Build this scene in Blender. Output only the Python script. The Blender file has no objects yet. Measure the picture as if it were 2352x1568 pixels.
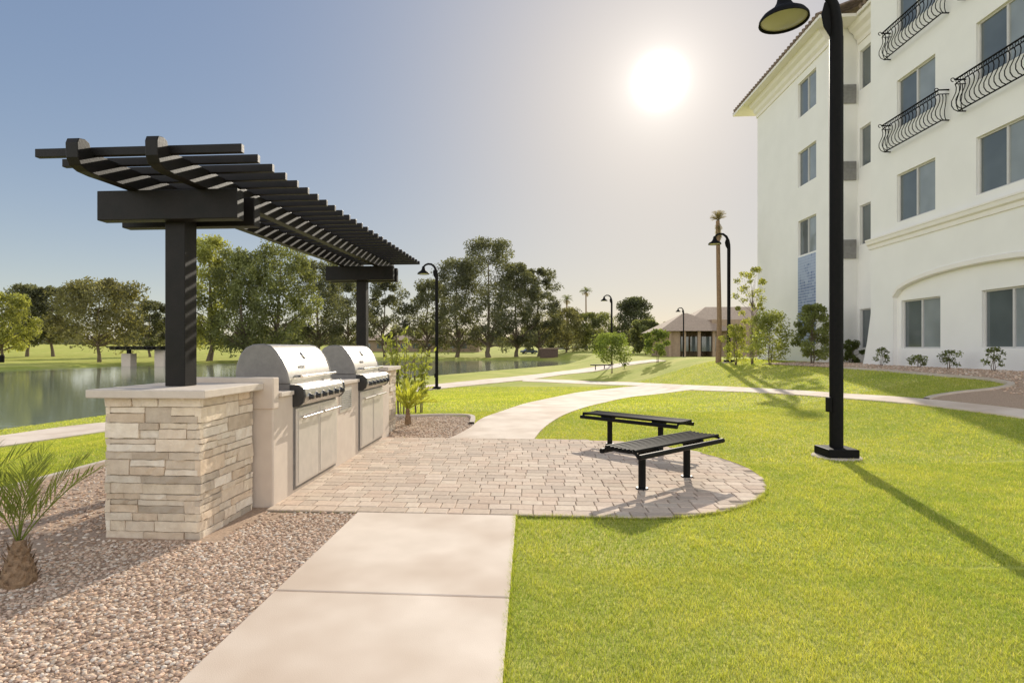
import bpy, math, random, bmesh
import numpy as np
from mathutils import Vector, Matrix
random.seed(7)
rng = np.random.default_rng(11)
SC = bpy.context.scene
COL = SC.collection
A = math.radians(4.0); CA, SA = math.cos(A), math.sin(A)
F = 1280.0; PX0 = 1127.5; HY = 800.0; EYE = 1.45
SUN = Vector((.2330, 1.0220, .4805)).normalized()

# ------------------------------------------------------------------ terrain
def sm(t):
    t = np.clip(t, 0, 1); return t * t * (3 - 2 * t)
def at(px, d):
    u = (px - PX0) / F
    return d * (CA * u - SA), d * (CA + SA * u)
def onplane(px, py, z):
    d = (EYE - z) * F / (py - HY)
    return at(px, d)
WATER = -0.95
SHORE = [onplane(*p, WATER) for p in [(0, 998), (240, 962), (600, 912), (950, 872), (1100, 858), (1200, 849), (1320, 838),
         (1352, 831), (1300, 826.5), (1100, 826), (900, 827), (700, 830), (400, 836), (200, 842), (0, 850)]]
SHORE = SHORE + [(-75, 40), (-90, 20), (-90, -12), (-20, -12), (-17, 3), (-15.5, 9)]
def inpoly(x, y, poly):
    c = np.zeros(x.shape, bool); n = len(poly)
    for i in range(n):
        x1, y1 = poly[i]; x2, y2 = poly[(i + 1) % n]
        if y1 == y2: continue
        k = ((y1 > y) != (y2 > y)) & (x < (x2 - x1) * (y - y1) / (y2 - y1) + x1)
        c ^= k
    return c
def sdist(x, y, poly):
    best = np.full(x.shape, 1e9); n = len(poly)
    for i in range(n):
        x1, y1 = poly[i]; x2, y2 = poly[(i + 1) % n]
        dx, dy = x2 - x1, y2 - y1; L = dx * dx + dy * dy
        t = np.clip(((x - x1) * dx + (y - y1) * dy) / L, 0, 1)
        best = np.minimum(best, np.hypot(x - x1 - t * dx, y - y1 - t * dy))
    return np.where(inpoly(x, y, poly), -best, best)
def hh(x, y):
    x = np.asarray(x, float); y = np.asarray(y, float)
    drop = .62 * np.maximum(sm((-x - 5.6) / 6), sm((y - 11) / 17) * (1 - sm((x - 3.5) / 7)))
    rise = .88 * sm((x - 4.3) / 7) * sm((y - 4) / 9) * (1 - .6 * sm((y - 36) / 25))
    far = 3.6 * sm((np.hypot(x, y) - 105) / 170)
    b = rise - drop + far
    s = sdist(x, y, SHORE)
    t = sm(s / 1.6)
    return np.where(s > 0, WATER * (1 - t) + b * t, WATER + np.maximum(-.8, s * .3))
def h(x, y): return float(hh(np.array([x]), np.array([y]))[0])
def P(px, py):
    u = (px - PX0) / F; v = (HY - py) / F
    d = np.geomspace(1.5, 400, 900)
    x = d * (CA * u - SA); y = d * (CA + SA * u); z = EYE + v * d
    g = z - hh(x, y)
    k = np.argmax(g < 0)
    if k == 0: return float(x[-1]), float(y[-1])
    t = g[k - 1] / (g[k - 1] - g[k])
    return float(x[k - 1] + t * (x[k] - x[k - 1])), float(y[k - 1] + t * (y[k] - y[k - 1]))

# ------------------------------------------------------------------ materials
def newmat(name):
    m = bpy.data.materials.new(name); m.use_nodes = True
    nt = m.node_tree; b = nt.nodes['Principled BSDF']
    return m, nt, b
def lk(nt, a, b): nt.links.new(a, b)
def mat(name, c1, c2=None, scale=6, rough=.8, metal=0, bump=0, bscale=40, attr=False, spec=None, detail=6, c3=None, s3=1.0, dist=.01, coat=0):
    m, nt, b = newmat(name)
    geo = nt.nodes.new('ShaderNodeNewGeometry')
    b.inputs['Roughness'].default_value = rough; b.inputs['Metallic'].default_value = metal
    if spec is not None: b.inputs['Specular IOR Level'].default_value = spec
    if coat: b.inputs['Coat Weight'].default_value = coat; b.inputs['Coat Roughness'].default_value = .15
    if c2 is None: c2 = tuple(v * .85 for v in c1)
    n = nt.nodes.new('ShaderNodeTexNoise'); n.inputs['Scale'].default_value = scale; n.inputs['Detail'].default_value = detail
    lk(nt, geo.outputs['Position'], n.inputs['Vector'])
    r = nt.nodes.new('ShaderNodeValToRGB'); r.color_ramp.elements[0].position = .33; r.color_ramp.elements[1].position = .67
    r.color_ramp.elements[0].color = (*c2, 1); r.color_ramp.elements[1].color = (*c1, 1)
    lk(nt, n.outputs['Fac'], r.inputs['Fac']); out = r.outputs['Color']
    if c3 is not None:
        n3 = nt.nodes.new('ShaderNodeTexNoise'); n3.inputs['Scale'].default_value = s3; n3.inputs['Detail'].default_value = 3
        lk(nt, geo.outputs['Position'], n3.inputs['Vector'])
        mr = nt.nodes.new('ShaderNodeMapRange'); mr.inputs[1].default_value = .42; mr.inputs[2].default_value = .65
        lk(nt, n3.outputs['Fac'], mr.inputs[0])
        mx = nt.nodes.new('ShaderNodeMixRGB'); lk(nt, mr.outputs[0], mx.inputs[0]); lk(nt, out, mx.inputs[1]); mx.inputs[2].default_value = (*c3, 1); out = mx.outputs[0]
    if attr:
        at_ = nt.nodes.new('ShaderNodeAttribute'); at_.attribute_name = 'Col'
        mx = nt.nodes.new('ShaderNodeMixRGB'); mx.blend_type = 'MULTIPLY'; mx.inputs[0].default_value = 1
        lk(nt, out, mx.inputs[1]); lk(nt, at_.outputs['Color'], mx.inputs[2]); out = mx.outputs[0]
    lk(nt, out, b.inputs['Base Color'])
    if bump:
        nb = nt.nodes.new('ShaderNodeTexNoise'); nb.inputs['Scale'].default_value = bscale; nb.inputs['Detail'].default_value = 6
        lk(nt, geo.outputs['Position'], nb.inputs['Vector'])
        bp = nt.nodes.new('ShaderNodeBump'); bp.inputs['Strength'].default_value = bump; bp.inputs['Distance'].default_value = dist
        lk(nt, nb.outputs['Fac'], bp.inputs['Height']); lk(nt, bp.outputs['Normal'], b.inputs['Normal'])
    return m
def leafmat(name, tint=(1, 1, 1), trans=.45, rough=.6):
    m, nt, b = newmat(name)
    a = nt.nodes.new('ShaderNodeAttribute'); a.attribute_name = 'Col'
    mx = nt.nodes.new('ShaderNodeMixRGB'); mx.blend_type = 'MULTIPLY'; mx.inputs[0].default_value = 1
    lk(nt, a.outputs['Color'], mx.inputs[1]); mx.inputs[2].default_value = (*tint, 1)
    lk(nt, mx.outputs[0], b.inputs['Base Color']); b.inputs['Roughness'].default_value = rough
    b.inputs['Specular IOR Level'].default_value = .2
    tr = nt.nodes.new('ShaderNodeBsdfTranslucent')
    t2 = nt.nodes.new('ShaderNodeMixRGB'); t2.blend_type = 'MULTIPLY'; t2.inputs[0].default_value = 1
    lk(nt, mx.outputs[0], t2.inputs[1]); t2.inputs[2].default_value = (1.4, 1.35, .6, 1)
    lk(nt, t2.outputs[0], tr.inputs['Color'])
    ms = nt.nodes.new('ShaderNodeMixShader'); ms.inputs[0].default_value = trans
    lk(nt, b.outputs[0], ms.inputs[1]); lk(nt, tr.outputs[0], ms.inputs[2])
    lk(nt, ms.outputs[0], nt.nodes['Material Output'].inputs['Surface'])
    return m

M = {}
M['ground'] = mat('lawn_soil', (.42, .44, .09), (.33, .37, .07), 3, .95, bump=.8, bscale=25, c3=(.50, .48, .13), s3=.35, dist=.03, spec=.1)
M['concrete'] = mat('pale_concrete', (.78, .665, .55), (.70, .59, .48), 2.6, .85, bump=.3, bscale=180, c3=(.59, .47, .365), s3=1.1, dist=.004, spec=.3)
M['curb'] = mat('curb_concrete', (.58, .49, .40), (.50, .42, .34), 9, .9, bump=.3, bscale=90)
M['paver'] = mat('tumbled_paver', (1, 1, 1), (.86, .84, .82), 28, .92, bump=.4, bscale=140, attr=True, dist=.004, spec=.25)
M['sand'] = mat('joint_sand', (.36, .285, .215), (.28, .22, .165), 60, .95)
M['gravel_base'] = mat('gravel_earth', (.50, .36, .25), (.33, .23, .16), 55, .95, bump=.6, bscale=60, dist=.01)
M['gravel'] = mat('gravel_stone', (1, 1, 1), (.82, .81, .8), 70, .9, attr=True, bump=.3, bscale=200, dist=.003, spec=.25)
M['stone'] = mat('ledgestone', (1, .975, .93), (.85, .81, .76), 14, .92, attr=True, bump=.8, bscale=45, dist=.008, spec=.2)
M['cap'] = mat('cast_cap', (.62, .54, .455), (.56, .485, .405), 12, .8, bump=.25, bscale=120, dist=.004)
M['stucco'] = mat('beige_stucco', (.65, .555, .46), (.60, .505, .42), 8, .9, bump=.5, bscale=150, dist=.004)
M['black'] = mat('black_painted_steel', (.009, .008, .008), (.006, .006, .006), 20, .6, bump=.05, bscale=200, spec=.1)
M['pergola'] = mat('dark_bronze_beam', (.012, .009, .008), (.007, .006, .005), 9, .5, bump=.1, bscale=60, spec=.22)
M['bench'] = mat('black_coating', (.007, .007, .007), (.005, .005, .005), 20, .5, spec=.13)
M['steel'] = mat('brushed_steel', (.60, .565, .52), (.53, .50, .46), 30, .42, .8, bump=.05, bscale=250)
M['steel_dark'] = mat('cast_end_cap', (.26, .245, .23), (.22, .205, .195), 18, .55, .5)
M['door_steel'] = mat('cabinet_steel', (.66, .60, .535), (.60, .55, .49), 12, .45, .35)
M['chrome'] = mat('chrome', (.75, .74, .72), None, 10, .15, 1)
M['dial'] = mat('dial_face', (.75, .74, .7), (.7, .69, .66), 10, .4)
M['knob'] = mat('knob_black', (.03, .03, .03), None, 10, .35)
M['white'] = mat('white_stucco_wall', (.85, .83, .795), (.82, .80, .765), 1.2, .92, bump=.3, bscale=60, dist=.006, spec=.2)
M['trim'] = mat('cream_trim', (.84, .80, .745), (.81, .77, .715), 3, .85, spec=.2)
M['frame'] = mat('window_frame', (.60, .58, .56), (.56, .54, .52), 6, .5)
M['tile'] = mat('roof_tile', (.27, .20, .155), (.16, .115, .09), 5, .85)
M['vent'] = mat('vent_grey', (.34, .33, .32), (.28, .27, .26), 9, .6)
M['bark'] = mat('bark', (.20, .155, .11), (.11, .085, .062), 9, .95, bump=.8, bscale=30, spec=.15)
M['palmbark'] = mat('palm_bark', (.36, .24, .145), (.20, .13, .08), 30, .95, bump=1, bscale=50, dist=.02, spec=.15)
M['leaf'] = leafmat('leaf_surface', trans=.55)
M['blade'] = leafmat('grass_blade', trans=.5)
M['tan'] = mat('tan_wall', (.36, .26, .18), (.30, .215, .15), 4, .9)
M['brown'] = mat('brown_wood', (.12, .075, .05), (.08, .05, .035), 5, .8)
M['shingle'] = mat('brown_shingle', (.38, .275, .19), (.29, .205, .14), 4, .85, bump=.6, bscale=10, dist=.05)
M['rubber'] = mat('tyre_rubber', (.02, .02, .02), None, 5, .8)
def paint(n, c): M[n] = mat(n, c, tuple(v * .95 for v in c), 3, .3, coat=.5)
paint('car_white', (.65, .65, .64)); paint('car_grey', (.2, .21, .22)); paint('car_red', (.25, .04, .03)); paint('car_blue', (.05, .08, .16))
def glass(n, c, r=.06):
    m = mat(n, tuple(min(1, v * 1.12) for v in c), tuple(v * .85 for v in c), 1.1, r, spec=.7, detail=2, coat=.3); M[n] = m
glass('pane_dark', (.10, .118, .123)); glass('pane_light', (.25, .275, .28)); glass('car_glass', (.02, .025, .03)); glass('lens', (.45, .42, .33), .3)
m, nt, b = newmat('blue_mosaic'); geo = nt.nodes.new('ShaderNodeNewGeometry'); sx = nt.nodes.new('ShaderNodeSeparateXYZ'); cx = nt.nodes.new('ShaderNodeCombineXYZ')
lk(nt, geo.outputs['Position'], sx.inputs[0]); lk(nt, sx.outputs[1], cx.inputs[0]); lk(nt, sx.outputs[2], cx.inputs[1])
br = nt.nodes.new('ShaderNodeTexBrick'); br.offset = 0; br.inputs['Scale'].default_value = 1; br.inputs['Brick Width'].default_value = .12; br.inputs['Row Height'].default_value = .12
br.inputs['Mortar Size'].default_value = .012; br.inputs['Color1'].default_value = (.20, .26, .42, 1); br.inputs['Color2'].default_value = (.09, .14, .30, 1); br.inputs['Mortar'].default_value = (.5, .54, .62, 1)
lk(nt, cx.outputs[0], br.inputs['Vector'])
sn = nt.nodes.new('ShaderNodeVectorMath'); sn.operation = 'SNAP'; sn.inputs[1].default_value = (.12, .12, .12); lk(nt, cx.outputs[0], sn.inputs[0])
nz = nt.nodes.new('ShaderNodeTexNoise'); nz.inputs['Scale'].default_value = 2.6; lk(nt, sn.outputs[0], nz.inputs['Vector'])
hz_ = nt.nodes.new('ShaderNodeMapRange'); hz_.inputs[1].default_value = 2.8; hz_.inputs[2].default_value = 5.2; hz_.inputs[3].default_value = -.2; hz_.inputs[4].default_value = .22; lk(nt, sx.outputs[2], hz_.inputs[0])
ad_ = nt.nodes.new('ShaderNodeMath'); ad_.operation = 'ADD'; lk(nt, nz.outputs['Fac'], ad_.inputs[0]); lk(nt, hz_.outputs[0], ad_.inputs[1])
rp = nt.nodes.new('ShaderNodeMapRange'); rp.inputs[1].default_value = .55; rp.inputs[2].default_value = .62; rp.inputs[4].default_value = .6; lk(nt, ad_.outputs[0], rp.inputs[0])
mxx = nt.nodes.new('ShaderNodeMixRGB'); lk(nt, rp.outputs[0], mxx.inputs[0]); lk(nt, br.outputs['Color'], mxx.inputs[1]); mxx.inputs[2].default_value = (.42, .48, .60, 1)
lk(nt, mxx.outputs[0], b.inputs['Base Color']); b.inputs['Roughness'].default_value = .4; M['mosaic'] = m
m, nt, b = newmat('lake_water'); b.inputs['Base Color'].default_value = (.24, .285, .20, 1); b.inputs['Roughness'].default_value = .05; b.inputs['IOR'].default_value = 1.4
geo = nt.nodes.new('ShaderNodeNewGeometry'); mp = nt.nodes.new('ShaderNodeMapping'); mp.inputs['Scale'].default_value = (1, 2.2, 1); lk(nt, geo.outputs['Position'], mp.inputs['Vector'])
n = nt.nodes.new('ShaderNodeTexNoise'); n.inputs['Scale'].default_value = 1.3; n.inputs['Detail'].default_value = 5; lk(nt, mp.outputs[0], n.inputs['Vector'])
bp = nt.nodes.new('ShaderNodeBump'); bp.inputs['Strength'].default_value = .2; bp.inputs['Distance'].default_value = .03; lk(nt, n.outputs['Fac'], bp.inputs['Height']); lk(nt, bp.outputs['Normal'], b.inputs['Normal']); M['water'] = m

# ------------------------------------------------------------------ mesh helpers
def finish(o, parent):
    COL.objects.link(o)
    if parent is not None:
        o.parent = parent; o.matrix_parent_inverse = Matrix.Translation(-parent.location)
def np_mesh(name, V, Fc, material, cols=None, parent=None, smooth=False):
    me = bpy.data.meshes.new(name); nv = len(V); nf, k = Fc.shape
    me.vertices.add(nv); me.vertices.foreach_set('co', V.astype(np.float32).ravel())
    me.loops.add(nf * k); me.loops.foreach_set('vertex_index', Fc.astype(np.int32).ravel())
    me.polygons.add(nf); me.polygons.foreach_set('loop_start', np.arange(0, nf * k, k, dtype=np.int32))
    if smooth: me.polygons.foreach_set('use_smooth', np.ones(nf, bool))
    me.update(calc_edges=True)
    if cols is not None:
        ca = me.color_attributes.new('Col', 'FLOAT_COLOR', 'POINT')
        c4 = np.ones((nv, 4), np.float32); c4[:, :3] = cols; ca.data.foreach_set('color', c4.ravel())
    me.materials.append(material)
    o = bpy.data.objects.new(name, me); finish(o, parent); return o
class MB:
    def __init__(s): s.v = []; s.f = []; s.c = []
    def add(s, vs, fs, col=(1, 1, 1)):
        n = len(s.v); s.v += [tuple(q) for q in vs]; s.f += [tuple(i + n for i in q) for q in fs]; s.c += [col] * len(vs); return s
    def box(s, x0, x1, y0, y1, z0, z1, col=(1, 1, 1)):
        return s.add([(x0, y0, z0), (x1, y0, z0), (x1, y1, z0), (x0, y1, z0), (x0, y0, z1), (x1, y0, z1), (x1, y1, z1), (x0, y1, z1)],
              [(0, 3, 2, 1), (4, 5, 6, 7), (0, 1, 5, 4), (1, 2, 6, 5), (2, 3, 7, 6), (3, 0, 4, 7)], col)
    def tube(s, pts, rad, seg=8, col=(1, 1, 1), caps=True):
        pts = [Vector(p) for p in pts]; n = len(pts)
        if not hasattr(rad, '__len__'): rad = [rad] * n
        vs = []; up = None
        for i in range(n):
            t = (pts[min(i + 1, n - 1)] - pts[max(i - 1, 0)]).normalized()
            if up is None: up = Vector((0, 0, 1)) if abs(t.z) < .9 else Vector((1, 0, 0))
            a = t.cross(up).normalized(); b2 = a.cross(t).normalized(); up = b2
            for k in range(seg):
                w = 2 * math.pi * k / seg; vs.append(pts[i] + (a * math.cos(w) + b2 * math.sin(w)) * rad[i])
        fs = [(i * seg + k, i * seg + (k + 1) % seg, (i + 1) * seg + (k + 1) % seg, (i + 1) * seg + k) for i in range(n - 1) for k in range(seg)]
        if caps: fs += [tuple(range(seg - 1, -1, -1)), tuple((n - 1) * seg + k for k in range(seg))]
        return s.add(vs, fs, col)
    def lathe(s, prof, c=(0, 0, 0), seg=24):
        vs = []; n = len(prof)
        for r, z in prof:
            for k in range(seg):
                w = 2 * math.pi * k / seg; vs.append((c[0] + r * math.cos(w), c[1] + r * math.sin(w), c[2] + z))
        fs = [(i * seg + k, i * seg + (k + 1) % seg, (i + 1) * seg + (k + 1) % seg, (i + 1) * seg + k) for i in range(n - 1) for k in range(seg)]
        return s.add(vs, fs)
    def prism(s, prof, a0, a1, axis='y'):
        n = len(prof)
        def m_(p, a): return (p[0], a, p[1]) if axis == 'y' else ((a, p[0], p[1]) if axis == 'x' else (p[0], p[1], a))
        vs = [m_(p, a0) for p in prof] + [m_(p, a1) for p in prof]
        fs = [(i, (i + 1) % n, n + (i + 1) % n, n + i) for i in range(n)] + [tuple(range(n - 1, -1, -1)), tuple(range(n, 2 * n))]
        return s.add(vs, fs)
    def build(s, name, material, parent=None, smooth=False, bevel=0, recalc=True):
        me = bpy.data.meshes.new(name); me.from_pydata(s.v, [], s.f); me.materials.append(material)
        if recalc:
            bm = bmesh.new(); bm.from_mesh(me); bmesh.ops.recalc_face_normals(bm, faces=bm.faces); bm.to_mesh(me); bm.free()
        if any(c != (1, 1, 1) for c in s.c):
            ca = me.color_attributes.new('Col', 'FLOAT_COLOR', 'POINT')
            ca.data.foreach_set('color', np.array([(*c, 1) for c in s.c], np.float32).ravel())
        if smooth:
            me.polygons.foreach_set('use_smooth', np.ones(len(me.polygons), bool))
            try: me.set_sharp_from_angle(angle=math.radians(40))
            except Exception: pass
        me.update()
        o = bpy.data.objects.new(name, me); finish(o, parent)
        if bevel:
            bv = o.modifiers.new('Bevel', 'BEVEL'); bv.width = bevel; bv.segments = 2; bv.limit_method = 'ANGLE'
        return o
def thing(name, loc, label, cat, group=None):
    o = bpy.data.objects.new(name, None); o.location = loc; COL.objects.link(o); o['label'] = label; o['category'] = cat
    o.empty_display_size = .2
    if group: o['group'] = group
    return o
def tag(o, label=None, cat=None, group=None, kind=None):
    if label: o['label'] = label
    if cat: o['category'] = cat
    if group: o['group'] = group
    if kind: o['kind'] = kind
    return o
def kids(o): return [c for c in list(bpy.data.objects) if c.parent == o]
def copy_tree(o):
    r = o.copy(); COL.objects.link(r)
    for ch in kids(o):
        c = ch.copy(); COL.objects.link(c); c.parent = r
        for g in kids(ch):
            d = g.copy(); COL.objects.link(d); d.parent = c
    return r
def lettering(txt, size, M4, material, parent, name):
    cu = bpy.data.curves.new(name, 'FONT'); cu.body = txt; cu.size = size; cu.extrude = .001; cu.align_x = 'CENTER'; cu.align_y = 'CENTER'
    t = bpy.data.objects.new(name, cu); COL.objects.link(t)
    dg = bpy.context.evaluated_depsgraph_get(); me = bpy.data.meshes.new_from_object(t.evaluated_get(dg)); bpy.data.objects.remove(t)
    me.materials.clear(); me.materials.append(material); me.transform(M4)
    o = bpy.data.objects.new(name, me); finish(o, parent); return o

# ------------------------------------------------------------------ ground sheet
def axis(lo, hi, dense0, dense1, step, grow):
    a = list(np.arange(dense0, dense1 + 1e-6, step)); s = step; v = dense1
    while v < hi: s *= grow; v += s; a.append(v)
    s = step; v = dense0
    while v > lo: s *= grow; v -= s; a.insert(0, v)
    return np.array(a)
xs = axis(-700, 700, -22, 16, .3, 1.045); ys = axis(-200, 900, -3, 34, .3, 1.03)
GX, GY = np.meshgrid(xs, ys); gz = hh(GX.ravel(), GY.ravel())
V = np.stack([GX.ravel(), GY.ravel(), gz], 1); nx, ny = len(xs), len(ys)
I = (np.arange(ny - 1)[:, None] * nx + np.arange(nx - 1)[None, :]).ravel()
g = np_mesh('ground', V, np.stack([I, I + 1, I + nx + 1, I + nx], 1), M['ground'], smooth=True); tag(g, kind='structure')
w = MB(); w.add([(-260, -60, WATER), (60, -60, WATER), (60, 150, WATER), (-260, 150, WATER)], [(0, 1, 2, 3)])
tag(w.build('lake', M['water']), kind='structure')

# ------------------------------------------------------------------ flat surfaces
SWX0, SWX1, PY0, PY1 = -1.505, -.117, 4.79, 8.82
CXc, CYc, CR, CRX = .80, 6.805, 2.015, 1.82
patio = [(-2.34, PY0), (CXc, PY0)] + [(CXc + CRX * math.sin(t), CYc - CR * math.cos(t)) for t in np.linspace(.05, math.pi - .05, 36)] + [(CXc, PY1), (-2.34, PY1)]
MASK = [patio]
def resample(pts, n):
    p = np.array(pts, float); k = len(p)
    out = []
    for t in np.linspace(0, k - 1, n):
        i = min(int(t), k - 2); f = t - i
        p0 = p[max(i - 1, 0)]; p1 = p[i]; p2 = p[i + 1]; p3 = p[min(i + 2, k - 1)]
        out.append(.5 * ((2 * p1) + (-p0 + p2) * f + (2 * p0 - 5 * p1 + 4 * p2 - p3) * f * f + (-p0 + 3 * p1 - 3 * p2 + p3) * f ** 3))
    return np.array(out)
def ribbon(name, L, R, n=60, dz=.024, m_=None, cross=5):
    L = resample(L, n); R = resample(R, n); vs = []
    for i in range(n):
        for k in range(cross + 1):
            q = L[i] + (R[i] - L[i]) * k / cross; vs.append([q[0], q[1], 0])
    vs = np.array(vs); vs[:, 2] = hh(vs[:, 0], vs[:, 1]) + dz
    c1 = cross + 1
    fs = [(i * c1 + k, i * c1 + k + 1, (i + 1) * c1 + k + 1, (i + 1) * c1 + k) for i in range(n - 1) for k in range(cross)]
    b = MB(); b.add(vs.tolist(), fs)
    for e in (0, cross):
        ed = [vs[i * c1 + e] for i in range(n)]
        b.add([tuple(v) for v in ed] + [(v[0], v[1], v[2] - .12) for v in ed], [(i, i + 1, n + i + 1, n + i) for i in range(n - 1)])
    MASK.append([tuple(v) for v in L] + [tuple(v) for v in R[::-1]])
    o = b.build(name, m_ or M['concrete'], recalc=False); tag(o, kind='structure')
    return o
b = MB()
for y0, y1 in [(-1.36, .155), (.165, 1.675), (1.685, 3.195), (3.205, 4.785)]:
    b.box(SWX0, SWX1, y0, y1, -.08, .022)
MASK.append([(SWX0, -2), (SWX1, -2), (SWX1, PY0), (SWX0, PY0)])
tag(b.build('sidewalk', M['concrete'], bevel=.009), kind='structure')
b = MB().box(SWX0 + .01, SWX1 - .01, -1.3, 4.78, -.05, .000); tag(b.build('sidewalk_joint_bed', M['sand']), kind='structure')
main_L = [P(*p) for p in [(1030, 1012), (1078, 985), (1108, 962), (1160, 943), (1230, 922), (1320, 903), (1420, 891), (1500, 884)]]
main_R = [P(*p) for p in [(1226, 1012), (1243, 990), (1272, 967), (1315, 946), (1385, 926), (1460, 911), (1560, 899), (1640, 895)]]
main_L[0] = (-1.28, PY1 - .02); main_R[0] = (.06, PY1 - .02)
ribbon('curving_path', main_L, main_R, 50, .022)
cu = [P(*p) for p in [(1200, 870), (1300, 873), (1400, 877), (1500, 881), (1600, 886), (1750, 893), (1950, 906), (2140, 920), (2352, 943), (2600, 975)]]
cl = [P(*p) for p in [(1200, 876), (1300, 880), (1400, 884), (1500, 888), (1600, 897), (1750, 903), (1950, 917), (2140, 934), (2352, 962), (2600, 1000)]]
ribbon('cross_path', cu, cl, 60, .028)
lu = [P(*p) for p in [(-500, 1085), (-200, 1032), (0, 1003), (240, 972), (600, 926), (850, 900), (975, 886), (1100, 873), (1215, 862), (1330, 848), (1420, 835), (1500, 826)]]
ll = [P(*p) for p in [(-500, 1125), (-200, 1062), (0, 1028), (240, 993), (600, 942), (850, 913), (975, 898), (1100, 884), (1215, 872), (1330, 857), (1430, 842), (1530, 829)]]
ribbon('lakeside_path', lu, ll, 80, .034)
bedA = [(SWX0, -2.5), (SWX0, 4.78), (-2.3, 4.78), (-2.3, 8.83), (-1.28, 8.83)] + [tuple(q) for q in resample(main_L, 50)[:11]] + [P(1085, 958), P(1010, 955), P(950, 957), (-3.2, 11.6), (-4.6, 11.2), (-5.25, 10.2), (-5.3, 8), (-5.3, -2.5)]
MASK.append(bedA)
curbB = [P(*p) for p in [(1935, 846), (2020, 851), (2110, 859), (2220, 868), (2300, 878), (2322, 886), (2285, 895), (2200, 904), (2150, 912), (2128, 919)]]
bedB = curbB + [P(2352, 942), P(2600, 973), (13.5, 13), (13.5, 22.6), (9.9, 24.5)]
MASK.append(bedB)
def sheet(name, poly, dz, m_, step):
    p = np.array(poly); x0, y0 = p.min(0); x1, y1 = p.max(0); nx_, ny_ = int((x1 - x0) / step) + 2, int((y1 - y0) / step) + 2
    me = bpy.data.meshes.new(name); bm = bmesh.new()
    vs = [bm.verts.new((x, y, 0)) for x, y in poly]; bm.faces.new(vs)
    for i in range(nx_):
        bmesh.ops.bisect_plane(bm, geom=bm.verts[:] + bm.edges[:] + bm.faces[:], plane_co=(x0 + i * step, 0, 0), plane_no=(1, 0, 0))
    for i in range(ny_):
        bmesh.ops.bisect_plane(bm, geom=bm.verts[:] + bm.edges[:] + bm.faces[:], plane_co=(0, y0 + i * step, 0), plane_no=(0, 1, 0))
    c = np.array([v.co[:] for v in bm.verts]); z = hh(c[:, 0], c[:, 1]) + dz
    for v, q in zip(bm.verts, z): v.co.z = q
    bmesh.ops.recalc_face_normals(bm, faces=bm.faces)
    bm.to_mesh(me); bm.free(); me.materials.append(m_)
    o = bpy.data.objects.new(name, me); COL.objects.link(o); tag(o, kind='structure'); return o
sheet('gravel_bed', bedA, .006, M['gravel_base'], 1.0)
sheet('building_gravel_bed', bedB, .02, M['gravel_base'], .5)
def curb(name, pts, wdt=.11, hgt=.05, n=60):
    q = resample(pts, n); b = MB()
    rows = []
    for i in range(n):
        t = q[min(i + 1, n - 1)] - q[max(i - 1, 0)]; t /= np.linalg.norm(t); nrm = np.array([-t[1], t[0]])
        z = h(*q[i]); a = q[i] - nrm * wdt / 2; c = q[i] + nrm * wdt / 2
        rows += [(a[0], a[1], z - .05), (a[0] + nrm[0] * .01, a[1] + nrm[1] * .01, z + hgt), (c[0] - nrm[0] * .01, c[1] - nrm[1] * .01, z + hgt), (c[0], c[1], z - .05)]
    b.add(rows, [(i * 4 + k, i * 4 + k + 1, (i + 1) * 4 + k + 1, (i + 1) * 4 + k) for i in range(n - 1) for k in range(3)])
    tag(b.build(name, M['curb']), kind='structure')
curb('gravel_bed_curb', [(-5.3, -2.5), (-5.3, 3), (-5.3, 7), (-5.3, 9.2), (-5.2, 10.3), (-4.6, 11.2), (-3.3, 11.65), P(950, 957), P(1010, 955), P(1080, 957), tuple(resample(main_L, 50)[10] + np.array([-.06, .02]))])
curb('building_bed_curb', curbB, .13, .05)
b = MB(); b.prism(patio, -.05, .014, 'z'); tag(b.build('patio_bed', M['sand']), kind='structure')
b = MB(); y = PY0
pc = [(.68, .545, .42), (.63, .51, .395), (.70, .57, .45), (.61, .49, .385), (.67, .53, .41), (.58, .47, .37), (.70, .58, .455), (.64, .495, .38)]
def clampc(x, y):
    if x > CXc:
        r = math.hypot((x - CXc) / CRX, (y - CYc) / CR)
        if r > 1: return CXc + (x - CXc) / r, CYc + (y - CYc) / r
    return x, y
while y < PY1 - .03:
    rh = random.choice([.135, .15, .15, .165])
    if y + rh > PY1 - .06: rh = PY1 - y
    x = -2.33 - random.random() * .1
    while x < CXc + CR:
        wd = random.choice([.13, .17, .2, .2, .24]); x0, x1 = max(x, -2.335), x + wd; x += wd
        if x1 - x0 < .04: continue
        cxm, cym = (x0 + x1) / 2, y + rh / 2
        if cxm > CXc and math.hypot((cxm - CXc) / CRX, (cym - CYc) / CR) > .985: continue
        gp = .0035; j = lambda: random.uniform(-.0025, .0025)
        o4 = [(x0 + gp + j(), y + gp + j()), (x1 - gp + j(), y + gp + j()), (x1 - gp + j(), y + rh - gp + j()), (x0 + gp + j(), y + rh - gp + j())]
        o4 = [clampc(*q) for q in o4]; mx_, my_ = sum(q[0] for q in o4) / 4, sum(q[1] for q in o4) / 4
        zt = .026 + random.uniform(-.0015, .0015)
        s_ = .93
        i4 = [(mx_ + (q[0] - mx_) * s_, my_ + (q[1] - my_) * s_) for q in o4]
        c = random.choice(pc); k = random.uniform(.92, 1.07); c = tuple(v * k for v in c)
        b.add([(p_[0], p_[1], -.01) for p_ in o4] + [(p_[0], p_[1], zt - .005) for p_ in o4] + [(p_[0], p_[1], zt) for p_ in i4],
              [(0, 1, 5, 4), (1, 2, 6, 5), (2, 3, 7, 6), (3, 0, 4, 7), (4, 5, 9, 8), (5, 6, 10, 9), (6, 7, 11, 10), (7, 4, 8, 11), (8, 9, 10, 11)], c)
    y += rh
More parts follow.
